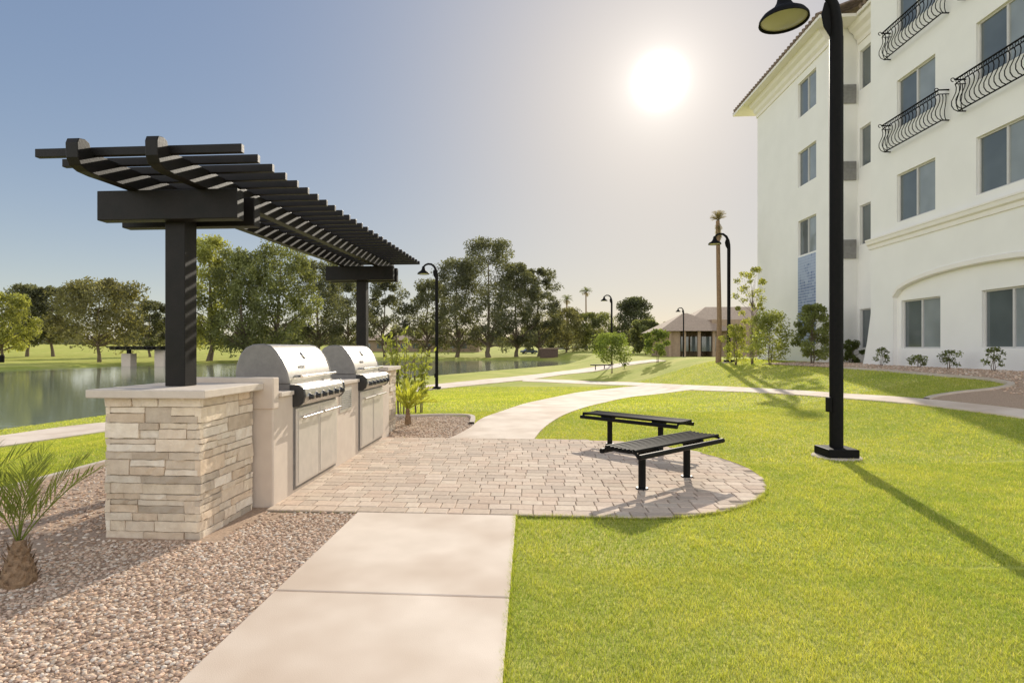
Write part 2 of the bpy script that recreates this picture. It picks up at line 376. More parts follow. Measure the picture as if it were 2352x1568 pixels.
tag(b.build('paver_patio', M['paver']), kind='structure')

# ------------------------------------------------------------------ gravel stones
ico = []
ph = (1 + 5 ** .5) / 2
for a_ in (-1, 1):
    for b_ in (-ph, ph): ico += [(0, a_, b_), (a_, b_, 0), (b_, 0, a_)]
ico = np.array(ico) / math.hypot(1, ph)
bm = bmesh.new(); [bm.verts.new(v) for v in ico]; bmesh.ops.convex_hull(bm, input=bm.verts); bm.verts.index_update()
ico = np.array([v.co[:] for v in bm.verts]); icf = np.array([[v.index for v in f.verts] for f in bm.faces]); bm.free()
def rocks(n, x0, x1, y0, y1, r0, r1, poly, dmin=0, dmax=99, dz=0.006):
    x = rng.uniform(x0, x1, n); y = rng.uniform(y0, y1, n); d = np.hypot(x, y)
    k = inpoly(x, y, poly) & (d >= dmin) & (d < dmax)
    k &= ~((x > -3.28) & (x < -2.33) & (y > 4.0) & (y < 9.95))
    x, y = x[k], y[k]; n = len(x); r = rng.uniform(r0, r1, n)
    v = ico[None] * (1 + rng.uniform(-.25, .25, (n, 12, 1))) * rng.uniform(.65, 1.25, (n, 1, 3)) * r[:, None, None]
    v[:, :, 2] *= .5
    a = rng.uniform(0, 6.28, n); t = rng.uniform(-.4, .4, n)
    ca, sa, ct, st = np.cos(a)[:, None], np.sin(a)[:, None], np.cos(t)[:, None], np.sin(t)[:, None]
    X = v[:, :, 0] * ct + v[:, :, 2] * st; Z = -v[:, :, 0] * st + v[:, :, 2] * ct; Y = v[:, :, 1]
    z0 = hh(x, y) + dz + r * rng.uniform(-.05, .45, n)
    V = np.stack([X * ca - Y * sa + x[:, None], X * sa + Y * ca + y[:, None], Z + z0[:, None]], 2).reshape(-1, 3)
    Fc = (icf[None] + (np.arange(n) * 12)[:, None, None]).reshape(-1, 3)
    pal = np.array([(.74, .55, .41), (.62, .44, .31), (.79, .65, .51), (.52, .37, .26), (.83, .72, .60), (.69, .48, .345), (.75, .60, .46), (.43, .30, .22), (.77, .565, .42)])
    c = pal[rng.integers(0, len(pal), n)] * rng.uniform(.8, 1.1, (n, 1))
    return V, Fc, np.repeat(c, 12, 0)
parts = [rocks(52000, -5.3, -1.5, 1.4, 5.2, .006, .016, bedA, 0, 5.0), rocks(26000, -5.3, -.9, 2.5, 12, .009, .019, bedA, 5.0, 14), rocks(11000, 9, 13.5, 10, 24, .012, .028, bedB, 0, 40, .018)]
off = 0; VV = []; FF = []; CC = []
for v, f, c in parts: VV.append(v); FF.append(f + off); CC.append(c); off += len(v)
o = np_mesh('gravel', np.vstack(VV), np.vstack(FF), M['gravel'], np.vstack(CC)); tag(o, 'loose tan and brown gravel covering the planting beds', 'gravel', kind='stuff')

# ------------------------------------------------------------------ grass
def blades(x, y, z, hb, wb, lean=None, boost=1.0):
    n = len(x)
    pt = np.sin(x * 2.1 + 1.3 * np.sin(y * 1.7)) * np.cos(y * 1.9 + np.sin(x * 1.1)) * .5 + .5
    p2 = np.sin(x * 7.1 + 2 * np.sin(y * 5.3)) * np.cos(y * 6.1 + 2 * np.sin(x * 4.7)) * .5 + .5
    p3 = np.sin(x * 17.3 + 2 * np.sin(y * 13.1)) * np.cos(y * 15.9 + 2 * np.sin(x * 11.3)) * .5 + .5
    hgt = hb * rng.uniform(.45, 1.25, n) * (.7 + .3 * p2 + .2 * p3); a = rng.uniform(0, 6.283, n); le = rng.uniform(0, 1.2, n) * hgt
    la = rng.uniform(0, 6.283, n) if lean is None else lean + rng.normal(0, .6, n)
    wx, wy = np.cos(a) * wb / 2, np.sin(a) * wb / 2
    V = np.stack([np.stack([x - wx, y - wy, z - .004], 1), np.stack([x + wx, y + wy, z - .004], 1), np.stack([x + le * np.cos(la), y + le * np.sin(la), z + hgt], 1)], 1)
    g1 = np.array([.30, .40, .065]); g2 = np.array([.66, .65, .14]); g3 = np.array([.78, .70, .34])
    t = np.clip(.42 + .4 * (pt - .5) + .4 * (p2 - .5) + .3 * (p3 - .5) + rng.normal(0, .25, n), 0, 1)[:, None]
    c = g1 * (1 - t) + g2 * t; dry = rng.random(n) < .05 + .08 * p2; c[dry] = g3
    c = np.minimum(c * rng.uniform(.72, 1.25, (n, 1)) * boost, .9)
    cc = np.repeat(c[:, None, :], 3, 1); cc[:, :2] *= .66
    return V.reshape(-1, 3), cc.reshape(-1, 3)
def grass_band(d0, d1, dens, hb, wb, boost=1.0):
    R = d1 * 1.35
    n_t = int(2 * R * (d1 * 1.05 - 1.5) * dens); x = rng.uniform(-R, R, n_t); y = rng.uniform(1.5, d1 * 1.05, n_t)
    dd = y * CA - x * SA; u = (x * CA + y * SA) / dd
    k = (dd >= d0) & (dd < d1) & (u > -1.05) & (u < 1.15); x, y = x[k], y[k]
    for poly in MASK:
        k = ~inpoly(x, y, poly); x, y = x[k], y[k]
    z = hh(x, y); k = z > WATER + .06; x, y, z = x[k], y[k], z[k]
    return blades(x, y, z, hb, wb, None, boost)
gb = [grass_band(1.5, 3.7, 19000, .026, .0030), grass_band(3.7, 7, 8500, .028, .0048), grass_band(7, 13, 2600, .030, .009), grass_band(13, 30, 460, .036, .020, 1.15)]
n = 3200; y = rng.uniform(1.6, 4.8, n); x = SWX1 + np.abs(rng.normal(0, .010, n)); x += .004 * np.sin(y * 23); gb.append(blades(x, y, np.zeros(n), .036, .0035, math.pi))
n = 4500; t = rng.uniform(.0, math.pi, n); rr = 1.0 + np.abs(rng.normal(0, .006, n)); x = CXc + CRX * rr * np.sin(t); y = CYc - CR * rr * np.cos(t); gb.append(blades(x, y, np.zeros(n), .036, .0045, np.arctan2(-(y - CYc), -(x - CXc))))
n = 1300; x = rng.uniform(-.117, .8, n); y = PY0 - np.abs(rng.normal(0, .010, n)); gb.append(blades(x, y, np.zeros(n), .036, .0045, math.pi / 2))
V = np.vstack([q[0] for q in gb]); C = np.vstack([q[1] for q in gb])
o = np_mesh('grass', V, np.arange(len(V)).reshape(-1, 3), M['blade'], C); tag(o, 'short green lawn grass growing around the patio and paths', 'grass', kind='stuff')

# ------------------------------------------------------------------ stone pillars
SCOL = [(.75, .655, .53), (.65, .565, .465), (.80, .715, .605), (.55, .48, .40), (.70, .58, .455), (.78, .70, .595), (.73, .63, .515), (.60, .51, .41), (.82, .75, .655), (.76, .66, .54)]
def stone_block(x0, x1, y0, y1, H, seed):
    rd = random.Random(seed); b = MB(); b.box(x0 + .004, x1 - .004, y0 + .004, y1 - .004, 0, H, (.45, .38, .30))
    z = 0.0; row = 0
    while z < H - .005:
        rh = rd.choice([.045, .06, .08, .10, .12])
        if z + rh > H - .03: rh = H - z
        for side in range(4):
            L = (x1 - x0) if side in (0, 2) else (y1 - y0); t = 0.0; first = True
            while t < L - .001:
                ln = rd.uniform(.12, .42)
                if t + ln > L - .09: ln = L - t
                last = t + ln >= L - .001
                subs = [(z, z + rh)]
                if rh > .08 and rd.random() < .55: mz = z + rh * rd.uniform(.35, .65); subs = [(z, mz), (mz, z + rh)]
                for (a0, a1) in subs:
                    pr = rd.uniform(.002, .018); g_ = .0006
                    c = rd.choice(SCOL); k = rd.uniform(.88, 1.06); c = tuple(v * k for v in c)
                    ext = .012 if (row + side) % 2 == 0 else -.004
                    s0 = t + g_ - (ext if first else 0); s1 = t + ln - g_ + (ext if last else 0)
                    j = lambda q=.002: rd.uniform(-q, q)
                    nu = 6; vs = []
                    for zz in (a0 + g_, a1 - g_):
                        for iu in range(nu): vs.append((s0 + (s1 - s0) * iu / (nu - 1), -.03, zz))
                    zin = min(.003, (a1 - a0) * .12)
                    for zz in (a0 + g_ + zin, a1 - g_ - zin):
                        for iu in range(nu):
                            s = s0 + .003 + (s1 - s0 - .006) * iu / (nu - 1); vs.append((s + j(.001), pr + j(.006), zz + j(.003)))
                    q = 2 * nu; fs = []
                    for iu in range(nu - 1):
                        fs += [(q + iu, q + iu + 1, q + nu + iu + 1, q + nu + iu), (iu, iu + 1, q + iu + 1, q + iu), (nu + iu, q + nu + iu, q + nu + iu + 1, nu + iu + 1)]
                    fs += [(0, q, q + nu, nu), (nu - 1, 2 * nu - 1, q + 2 * nu - 1, q + nu - 1)]
                    def mp(p):
                        s, o_, zz = p
                        return [(x0 + s, y0 - o_, zz), (x1 + o_, y0 + s, zz), (x1 - s, y1 + o_, zz), (x0 - o_, y1 - s, zz)][side]
                    b.add([mp(p) for p in vs], fs, c)
                t += ln; first = False
        z += rh; row += 1
    return b
def pillar(x0, x1, y0, y1, label, seed):
    r = thing('stone_pillar', ((x0 + x1) / 2, (y0 + y1) / 2, 0), label, 'pillar', 'stone pillars at the ends of the barbecue counter')
    stone_block(x0 + .02, x1 - .02, y0 + .02, y1 - .02, 1.075, seed).build('stone_veneer', M['stone'], r)
    MB().box(x0 - .085, x1 + .075, y0 - .07, y1 + .03, 1.077, 1.14).build('capstone', M['cap'], r, bevel=.008)
pillar(-3.25, -2.475, 4.035, 4.855, 'near ledgestone pillar under the closest pergola post, beside the gravel', 3)
pillar(-3.25, -2.40, 9.10, 9.90, 'far ledgestone pillar behind the second grill, under the far pergola post', 5)

# ------------------------------------------------------------------ barbecue counter
r = thing('barbecue_counter', (-2.75, 7, 0), 'beige stucco barbecue counter holding the two steel grills', 'outdoor counter')
MB().box(-3.2, -2.32, 4.90, 9.07, 0, 1.0).build('counter_wall', M['stucco'], r, bevel=.012)
b = MB()
for a0, a1 in [(5.00, 5.275), (6.545, 7.365), (8.635, 9.065)]: b.box(-3.22, -2.285, a0, a1, 1.002, 1.042)
b.box(-3.22, -2.93, 5.277, 6.543, 1.002, 1.042); b.box(-3.22, -2.93, 7.367, 8.633, 1.002, 1.042)
b.build('countertop', M['cap'], r, bevel=.005)
MB().box(-3.12, -2.31, 4.885, 4.998, .9, 1.185).build('raised_ledge', M['stucco'], r, bevel=.01)
b = MB().box(-2.335, -2.308, 6.66, 7.10, .66, .965)
pn = b.build('access_panel', M['door_steel'], r, bevel=.004)
b = MB()
for i in range(9): b.box(-2.315, -2.300, 6.70, 7.06, .70 + i * .026, .712 + i * .026)
b.build('louvre', M['vent'], pn)

# ------------------------------------------------------------------ grills (origin front-bottom centre, front = +x)
def make_grill():
    r = thing('gas_grill', (0, 0, 0), '', 'grill', 'stainless grills set in the counter')
    W = .60
    prof = [(-.56, 1.10), (-.575, 1.20), (-.56, 1.30), (-.525, 1.39), (-.47, 1.455), (-.40, 1.485), (-.30, 1.492), (-.23, 1.475), (-.17, 1.42), (-.11, 1.33), (-.065, 1.23), (-.045, 1.15), (-.04, 1.10)]
    hood = MB(); hood.prism(prof, -W + .03, W - .03); ho = hood.build('hood', M['steel'], r, smooth=True, bevel=.003)
    for s in (-1, 1):
        e = MB(); p2 = [((p[0] + .3) * 1.03 - .3, (p[1] - 1.1) * 1.02 + 1.098) for p in prof]
        e.prism(p2, s * (W - .03), s * W); e.build('end_cap', M['steel_dark'], ho, smooth=True, bevel=.012)
    e = MB(); e.tube([(.045, -W + .12, 1.17), (.045, W - .12, 1.17)], .014, 12)
    for s in (-1, 1): e.tube([(-.05, s * (W - .16), 1.17), (.045, s * (W - .16), 1.17)], .012, 8)
    e.build('handle', M['chrome'], ho, smooth=True)
    nrm = Vector((.09, 0, .06)).normalized(); c = Vector((-.142, .0, 1.378))
    def disc(rad, t0, t1):
        bb = MB(); bb.tube([c + nrm * t0, c + nrm * t1], rad, 24); return bb
    disc(.046, 0, .018).build('thermometer', M['chrome'], ho, smooth=True)
    disc(.037, .0185, .021).build('dial', M['dial'], ho)
    bb = MB(); bb.tube([c + nrm * .0225 + Vector((0, -.02, -.01)), c + nrm * .0225 + Vector((0, .018, .012))], .0022, 6); bb.build('needle', M['knob'], ho)
    n2 = Vector((.10, 0, .045)).normalized(); xax = Vector((0, 1, 0)); yax = n2.cross(xax)
    M4 = Matrix.Translation(Vector((-.078, -.20, 1.262)) + n2 * .004) @ Matrix(((xax.x, yax.x, n2.x, 0), (xax.y, yax.y, n2.y, 0), (xax.z, yax.z, n2.z, 0), (0, 0, 0, 1)))
    lettering('weber', .07, M4, M['knob'], ho, 'badge_lettering')
    MB().box(-.55, -.03, -W + .01, W - .01, .98, 1.099).build('firebox', M['steel_dark'], r, bevel=.006)
    cp = [(-.03, 1.09), (.06, 1.085), (.105, 1.05), (.118, .99), (.10, .92), (.06, .885), (-.03, .88)]
    e = MB(); e.prism(cp, -W + .04, W - .04); pa = e.build('control_panel', M['steel'], r, smooth=True, bevel=.004)
    for s in (-1, 1):
        e = MB(); p2 = [(p[0] * 1.06, (p[1] - .985) * 1.06 + .985) for p in cp]; e.prism(p2, s * (W - .04), s * W); e.build('panel_end', M['knob'], pa, bevel=.006)
    for i in range(6):
        y = -.46 + i * .184; e = MB(); e.tube([(.10, y, .97), (.125, y, .968), (.128, y, .968), (.158, y, .964), (.162, y, .964)], [.034, .034, .026, .022, .016], 18)
        e.build('knob', M['knob'], pa, smooth=True)
        e = MB(); e.tube([(.112, y, .97), (.122, y, .969)], .039, 20); e.build('knob_bezel', M['chrome'], pa, smooth=True)
    MB().box(-.05, .012, -W + .01, W - .01, .06, .875).build('cabinet', M['steel_dark'], r, bevel=.004)
    for s in (-1, 1):
        y0, y1 = sorted((s * .006, s * (W - .03)))
        dr = MB(); dr.box(.013, .034, y0, y1, .095, .858); do = dr.build('door', M['door_steel'], r, bevel=.006)
        dd = MB(); t_ = .03
        dd.box(.0345, .039, y0 + t_, y1 - t_, .12, .832); dd.build('door_panel', M['door_steel'], do, bevel=.003)
        e = MB(); e.tube([(.085, y0 + .03, .765), (.085, y1 - .03, .765)], .013, 10)
        for yy in (y0 + .08, y1 - .08): e.tube([(.03, yy, .765), (.085, yy, .765)], .009, 8)
        e.build('handle', M['chrome'], do, smooth=True)
    return r
g1 = make_grill(); g1['label'] = 'nearer stainless grill with domed hood, next to the near stone pillar'
g2 = copy_tree(g1); g2['label'] = 'farther stainless grill with domed hood, next to the far stone pillar'
g1.location = (-2.32, 5.91, 0); g2.location = (-2.32, 8.0, 0)

# ------------------------------------------------------------------ pergola
KZ = .026
def tz(z, y): return z + KZ * (y - 4.45)
r = thing('pergola', (-2.895, 4.447, 1.14), 'dark bronze slatted pergola on two posts over the grill counter', 'pergola')
for yc in (4.447, 9.48):
    b = MB(); b.box(-2.98, -2.81, yc - .083, yc + .083, 1.141, tz(2.70, yc)); b.build('post', M['pergola'], r, bevel=.006)
    for y0, y1 in ((yc - .19, yc - .085), (yc + .085, yc + .19)):
        b = MB(); b.box(-3.48, -2.31, y0, y1, tz(2.48, yc), tz(2.718, yc)); b.build('crossbeam', M['pergola'], r, bevel=.006)
for xc in (-3.18, -2.60):
    pr = [(10.35, 2.72), (4.0, 2.72), (3.86, 2.718), (3.76, 2.725), (3.69, 2.75), (3.665, 2.80), (3.66, 2.90), (3.675, 2.935), (3.73, 2.945), (3.77, 2.93), (3.785, 2.88), (3.84, 2.872), (10.35, 2.872)]
    b = MB(); b.prism([(p[0], tz(p[1], p[0]) + .001) for p in pr], xc - .045, xc + .045, 'x'); b.build('rafter', M['pergola'], r, bevel=.005)
for i in range(28):
    y = 3.82 + i * .2355
    b = MB(); b.box(-3.58, -2.03, y - .021, y + .021, tz(2.852, y), tz(2.912, y)); b.build('slat', M['pergola'], r, bevel=.003)

# ------------------------------------------------------------------ benches
def make_bench():
    r = thing('bench', (0, 0, 0), '', 'bench', 'black metal backless benches')
    L, W = 1.56, .43; b = MB(); n = 10
    def zz(t): return .452 + .012 * (t * t) - (.055 * max(0, abs(t) - .8) / .2 if abs(t) > .8 else 0)
    for i in range(n):
        t = -1 + 2 * i / (n - 1); y = t * W / 2; z = zz(t); b.tube([(-L / 2, y, z - .015), (L / 2, y, z - .015)], .016, 8)
    for s in (-1, -.52, .52, 1):
        x = s * (L / 2 - .014)
        pts = [(x, t * W / 2, zz(t) - .030) for t in np.linspace(-1, 1, 13)]
        b.tube(pts, .015, 6)
    for s in (-1, 1):
        b.tube([(-L / 2, s * (W / 2 + .012), zz(1) - .016), (L / 2, s * (W / 2 + .012), zz(1) - .016)], .026, 10)
    b.build('seat', M['bench'], r, smooth=True)
    for s in (-1, 1):
        e = MB(); x = s * .415; e.tube([(x, 0, .0), (x, 0, .33), (x, 0, .40)], [.038, .038, .05], 14)
        e.prism([(-W / 2 + .03, .43), (-W / 2 + .03, .405), (-.06, .36), (.06, .36), (W / 2 - .03, .405), (W / 2 - .03, .43)], x - .03, x + .03, 'x')
        e.lathe([(0, .012), (.062, .012), (.066, 0)], (x, 0, 0), 16)
        e.build('leg', M['bench'], r, smooth=True)
    return r
b1 = make_bench(); b2 = copy_tree(b1); b3 = copy_tree(b1)
b1.location = (1.44, 6.05, .026); b1.rotation_euler.z = math.radians(43.5); b1['label'] = 'nearer black metal bench on the paver patio, closest to the camera'
b2.location = (1.50, 8.15, .026); b2.rotation_euler.z = math.radians(-42); b2['label'] = 'farther black metal bench at the back edge of the paver patio'
x, y = P(1378, 850); b3.location = (x, y, h(x, y) + .03); b3.rotation_euler.z = math.radians(20); b3['label'] = 'small distant black bench beside the lakeside path near a round shrub'

# ------------------------------------------------------------------ street lamps
def make_lamp():
    r = thing('street_lamp', (0, 0, 0), '', 'street lamp', 'bell lamps on curved black poles')
    MB().lathe([(0, .018), (.29, .018), (.30, .01), (.30, -.1)], seg=32).build('footing', M['curb'], r, smooth=True)
    e = MB(); e.box(-.195, .195, -.195, .195, .019, .13); e.build('base', M['black'], r, bevel=.012)
    e = MB(); e.tube([(0, 0, .12), (0, 0, 5.6)], [.082, .082], 12); e.build('pole', M['black'], r, smooth=True)
    MB().box(-.118, -.075, -.05, .05, .60, .80).build('hand_hole_cover', M['black'], r, bevel=.008)
    pts = [(0, 0, 5.6), (0, 0, 5.8), (-.03, 0, 6.02), (-.12, 0, 6.22), (-.27, 0, 6.34), (-.44, 0, 6.36), (-.58, 0, 6.31), (-.67, 0, 6.22)]
    e = MB(); e.tube(pts, [.08, .075, .067, .06, .055, .052, .048, .045], 10)
    br_ = [(-.08, 5.62), (-.16, 5.76), (-.19, 5.92), (-.15, 6.08), (-.05, 5.98), (-.05, 5.70)]; e.prism(br_, -.012, .012)
    e.build('arm', M['black'], r, smooth=True)
    e = MB(); e.lathe([(0, 6.24), (.06, 6.24), (.075, 6.18), (.09, 6.10), (.13, 6.03), (.20, 5.98), (.27, 5.93), (.305, 5.88), (.31, 5.845), (.295, 5.845), (.285, 5.87), (.2, 5.94)], (-.68, 0, 0), 32)
    sh = e.build('lamp_shade', M['black'], r, smooth=True)
    e = MB(); e.lathe([(0, 5.83), (.12, 5.838), (.24, 5.858), (.282, 5.872)], (-.68, 0, 0), 28); e.build('lens', M['lens'], sh, smooth=True)
    return r
L0 = make_lamp()
lamps = [((4.09, 7.76), 'tallest black lamp post standing on the lawn beside the patio', 1, 0),
         (at(1003, 28.3), 'lamp post beside the lakeside path, behind the far grill', 1, 0),
         (at(1674, 27.6), 'lamp post in front of the hotel corner next to the tall bare palm trunk', 1, 0),
         (at(1405, 49.5), 'distant lamp post rising above the round shrub by the lakeside path', .98, 0),
         (at(1570, 66), 'smallest distant lamp post in front of the brown roofed clubhouse', .93, 0)]
for i, ((x, y), lab, s, rz) in enumerate(lamps):
    o = L0 if i == 0 else copy_tree(L0); o.location = (x, y, h(x, y)); o.scale = (s, s, s); o['label'] = lab; o.rotation_euler.z = rz

# ------------------------------------------------------------------ hotel building
X = 11.7; XB = 12.8; XR = 11.84
hb = thing('hotel_building', (12.5, 22, .8), 'white stucco hotel with iron balconies and tiled eaves', 'building')
FZ = [1.45, 5.46, 8.46, 11.46]; WH = 1.52
def wall_x(b, X, y0, y1, z0, z1, holes, dep=.12):
    ysx = sorted({y0, y1} | {q for hq in holes for q in hq[:2]}); zsx = sorted({z0, z1} | {q for hq in holes for q in hq[2:]})
    ysx = [q for q in ysx if y0 <= q <= y1]; zsx = [q for q in zsx if z0 <= q <= z1]
    for i in range(len(ysx) - 1):
        for j in range(len(zsx) - 1):
            a, c, d, e = ysx[i], ysx[i + 1], zsx[j], zsx[j + 1]; my, mz = (a + c) / 2, (d + e) / 2
            if any(q[0] < my < q[1] and q[2] < mz < q[3] for q in holes): continue
            b.add([(X, a, d), (X, c, d), (X, c, e), (X, a, e)], [(0, 3, 2, 1)])
    for q in holes:
        a, c, d, e = q
        b.add([(X, a, d), (X, c, d), (X, c, e), (X, a, e), (X + dep, a, d), (X + dep, c, d), (X + dep, c, e), (X + dep, a, e)], [(0, 1, 5, 4), (1, 2, 6, 5), (2, 3, 7, 6), (3, 0, 4, 7)])
def window_x(X, y0, y1, z0, z1, two=True):
    f = MB(); t = .045
    f.box(X, X + .05, y0, y1, z0, z0 + t); f.box(X, X + .05, y0, y1, z1 - t, z1)
    f.box(X, X + .05, y0, y0 + t, z0 + t, z1 - t); f.box(X, X + .05, y1 - t, y1, z0 + t, z1 - t)
    ym = (y0 + y1) / 2
    if two: f.box(X - .006, X + .05, ym - .028, ym + .028, z0 + t, z1 - t)
    wo = f.build('window', M['frame'], hb)
    if two:
        MB().box(X + .03, X + .04, y0 + t, ym - .028, z0 + t, z1 - t).build('pane', M['pane_light'], wo)
        MB().box(X + .03, X + .04, ym + .028, y1 - t, z0 + t, z1 - t).build('pane', M['pane_dark'], wo)
    else: MB().box(X + .03, X + .04, y0 + t, y1 - t, z0 + t, z1 - t).build('pane', M['pane_dark'], wo)
b = MB()
w1 = (16.98, 18.67); w2 = (13.72, 15.5)
w3 = (10.5, 12.2)
hol = [(w[0], w[1], z, z + WH) for w in (w1, w2, w3) for z in FZ[1:]]
YN = 8.6
wall_x(b, X, YN, 20.04, 3.75, 14.6, hol)
ay0, ay1 = 12.0, 18.85; zs_, rise = 3.08, .58
wall_x(b, X, YN, ay0, -.3, 3.75, []); wall_x(b, X, ay1, 20.04, -.3, 3.75, [])
N = 28; arc = []
for i in range(N + 1):
    t = i / N; yy = ay0 + (ay1 - ay0) * t; arc.append((yy, zs_ + rise * math.sqrt(max(0, 1 - (2 * t - 1) ** 2))))
for i in range(N):
    (ya, za), (yb, zb) = arc[i], arc[i + 1]
    b.add([(X, ya, za), (X, yb, zb), (X, yb, 3.75), (X, ya, 3.75)], [(0, 3, 2, 1)])
    b.add([(X, ya, za), (X, yb, zb), (XR, yb, zb), (XR, ya, za)], [(0, 1, 2, 3)])
for yy in (ay0, ay1): b.add([(X, yy, -.3), (XR, yy, -.3), (XR, yy, zs_), (X, yy, zs_)], [(0, 1, 2, 3)])
wall_x(b, XR, ay0, ay1, -.3, 3.75, [(w1[0], w1[1], FZ[0], FZ[0] + WH), (w2[0], w2[1], FZ[0], FZ[0] + WH)])
b.add([(X, 20.04, -.3), (XB + 1, 20.04, -.3), (XB + 1, 20.04, 14.6), (X, 20.04, 14.6)], [(0, 1, 2, 3)])
hB = [(21.0, 22.62, z, z + WH) for z in FZ]
wall_x(b, XB, 20.04, 22.75, -.3, 14.6, hB)
b.add([(X, 22.75, -.3), (XB, 22.75, -.3), (XB, 22.75, 14.0), (X, 22.75, 14.0)], [(0, 1, 2, 3)])
hC = [(23.7, 25.26, z, z + WH) for z in FZ[1:]]
wall_x(b, X, 22.75, 29.6, -.3, 14.0, hC)
b.add([(X, 29.6, -.3), (X + 14, 29.6, -.3), (X + 14, 29.6, 14.0), (X, 29.6, 14.0)], [(0, 1, 2, 3)])
b.add([(X, YN, -.3), (X + 14, YN, -.3), (X + 14, YN, 14.6), (X, YN, 14.6)], [(0, 1, 2, 3)])
b.build('wall', M['white'], hb, recalc=False)
b = MB(); pf = [(20.04, -.3), (20.75, -.3), (20.5, .9), (20.25, 1.7), (20.1, 2.4), (20.04, 2.7)]
b.prism(pf, X + .004, X + .5, 'x'); b.build('buttress', M['white'], hb)
for w, zz in ((w1, FZ), (w2, FZ), (w3, FZ[1:])):
    for k, z in enumerate(zz):
        window_x((XR if z < 3 else X) + .07, w[0], w[1], z, z + WH)
for q in hB: window_x(XB + .07, *q)
for q in hC: window_x(X + .07, *q)
b = MB(); b.box(X - .01, X + .05, 23.72, 25.24, 1.6, 5.40); b.build('mosaic_panel', M['mosaic'], hb)
def ledge(y0, y1, X_, z, name='ledge'):
    prof = [(0, z - .28), (-.04, z - .28), (-.05, z - .16), (-.11, z - .12), (-.13, z - .02), (-.15, z), (-.15, z + .05), (0, z + .09)]
    b = MB(); b.prism([(X_ + .03 * (p[0] == 0) + p[0], p[1]) for p in prof], y0, y1); b.build(name, M['trim'], hb)
ledge(YN, 20.12, X, 5.12)
b = MB()
for i in range(N):
    (ya, za), (yb, zb) = arc[i], arc[i + 1]
    vs = []
    for (yy, z_) in ((ya, za), (yb, zb)): vs += [(X - .035, yy, z_ + .02), (X - .035, yy, z_ + .14), (X + .01, yy, z_ + .16), (X + .01, yy, z_ + .0)]
    b.add(vs, [(0, 1, 5, 4), (1, 2, 6, 5), (3, 0, 4, 7)])
b.build('arch_trim', M['trim'], hb, smooth=True)
for z in (11.02, 8.02, 4.96):
    v = MB(); v.box(12.2, 12.72, 22.70, 22.745, z, z + .74); vo = v.build('vent', M['vent'], hb)
    v = MB()
    for i in range(12): v.box(12.22, 12.70, 22.68, 22.70, z + .03 + i * .058, z + .062 + i * .058)
    v.build('louvre', M['vent'], vo)
def roofseg(ex, y0, y1, depth, z, name='roof', hipf=0, hipn=0):
    sl = .36
    b = MB(); b.box(ex, ex + 1.6, y0, y1, z - .02, z + .10); b.build('soffit', M['trim'], hb)
    n = int((y1 - y0) / .26); b = MB()
    for i in range(n):
        y = y0 + .13 + i * .26; dm = depth
        if hipf: dm = min(depth, (y1 - y) / 1.0 + .3)
        b.tube([(ex - .05, y, z + .15), (ex + dm, y, z + .15 + dm * sl)], .08, 8)
    pl = [(ex - .02, y0, z + .11), (ex - .02, y1, z + .11), (ex + depth, y1 - (depth if hipf else 0), z + .11 + depth * sl), (ex + depth, y0, z + .11 + depth * sl)]
    b.add(pl, [(0, 1, 2, 3)])
    if hipf:
        b.add([(ex - .02, y1, z + .11), (ex + 14, y1, z + .11), (ex + 14, y1 - depth, z + .11 + depth * sl), (ex + depth, y1 - depth, z + .11 + depth * sl)], [(0, 1, 2, 3)])
    return b.build(name, M['tile'], hb, smooth=True, recalc=False)
roofseg(10.95, 21.95, 31.0, 6, 14.0, hipf=1)
b = MB(); b.box(10.96, 25, 29.62, 31.0, 13.975, 14.09); b.build('soffit', M['trim'], hb)
roofseg(12.3, 20.2, 21.94, 4, 14.02)
roofseg(10.95, YN, 20.7, 5, 14.6)
for (y0, y1, X_, z) in ((22.70, 29.65, X, 13.55), (20.06, 22.7, XB, 13.55)):
    prof = [(0, z - .25), (-.05, z - .25), (-.06, z - .1), (-.16, z), (-.2, z + .15), (-.35, z + .25), (-.4, z + .43), (0, z + .43)]
    b = MB(); b.prism([(X_ + .03 * (p[0] == 0) + p[0], p[1]) for p in prof], y0, y1); b.build('cornice', M['trim'], hb)
def balcony(y0, y1, z0):
    b = MB(); pr = [(.27, .74), (.24, .64), (.25, .52), (.30, .40), (.36, .27), (.36, .15), (.30, .05), (.20, .0)]
    n = int((y1 - y0) / .15)
    for i in range(n + 1):
        y = y0 + (y1 - y0) * i / n; b.tube([(X - p[0], y, z0 + p[1]) for p in pr], .012, 5)
        if i < n:
            yc = y + (y1 - y0) / n / 2
            b.tube([(X - .27, yc + .05 * math.cos(t), z0 + .79 + .045 * math.sin(t)) for t in np.linspace(0, 6.283, 11)], .010, 4, caps=False)
    for o_, z_, rr in ((.28, .85, .022), (.27, .735, .014), (.20, .0, .019)):
        b.tube([(X, y0, z0 + z_), (X - o_, y0, z0 + z_), (X - o_, y1, z0 + z_), (X, y1, z0 + z_)], rr, 6)
    for yy in (y0, y1):
        for k in (1, 2):
            b.tube([(X - p[0] * (.33 * k), yy, z0 + p[1]) for p in pr], .011, 5)
        b.tube([(X - .28 - .05 + .05 * math.cos(t), yy, z0 + .85 + .05 * math.sin(t)) for t in np.linspace(0, 5, 9)], .012, 5)
    b.build('balcony_railing', M['black'], hb, smooth=True, recalc=False)
balcony(16.45, 18.98, 7.83); balcony(16.45, 18.98, 10.83); balcony(13.1, 15.85, 7.83); balcony(13.1, 15.85, 10.83)

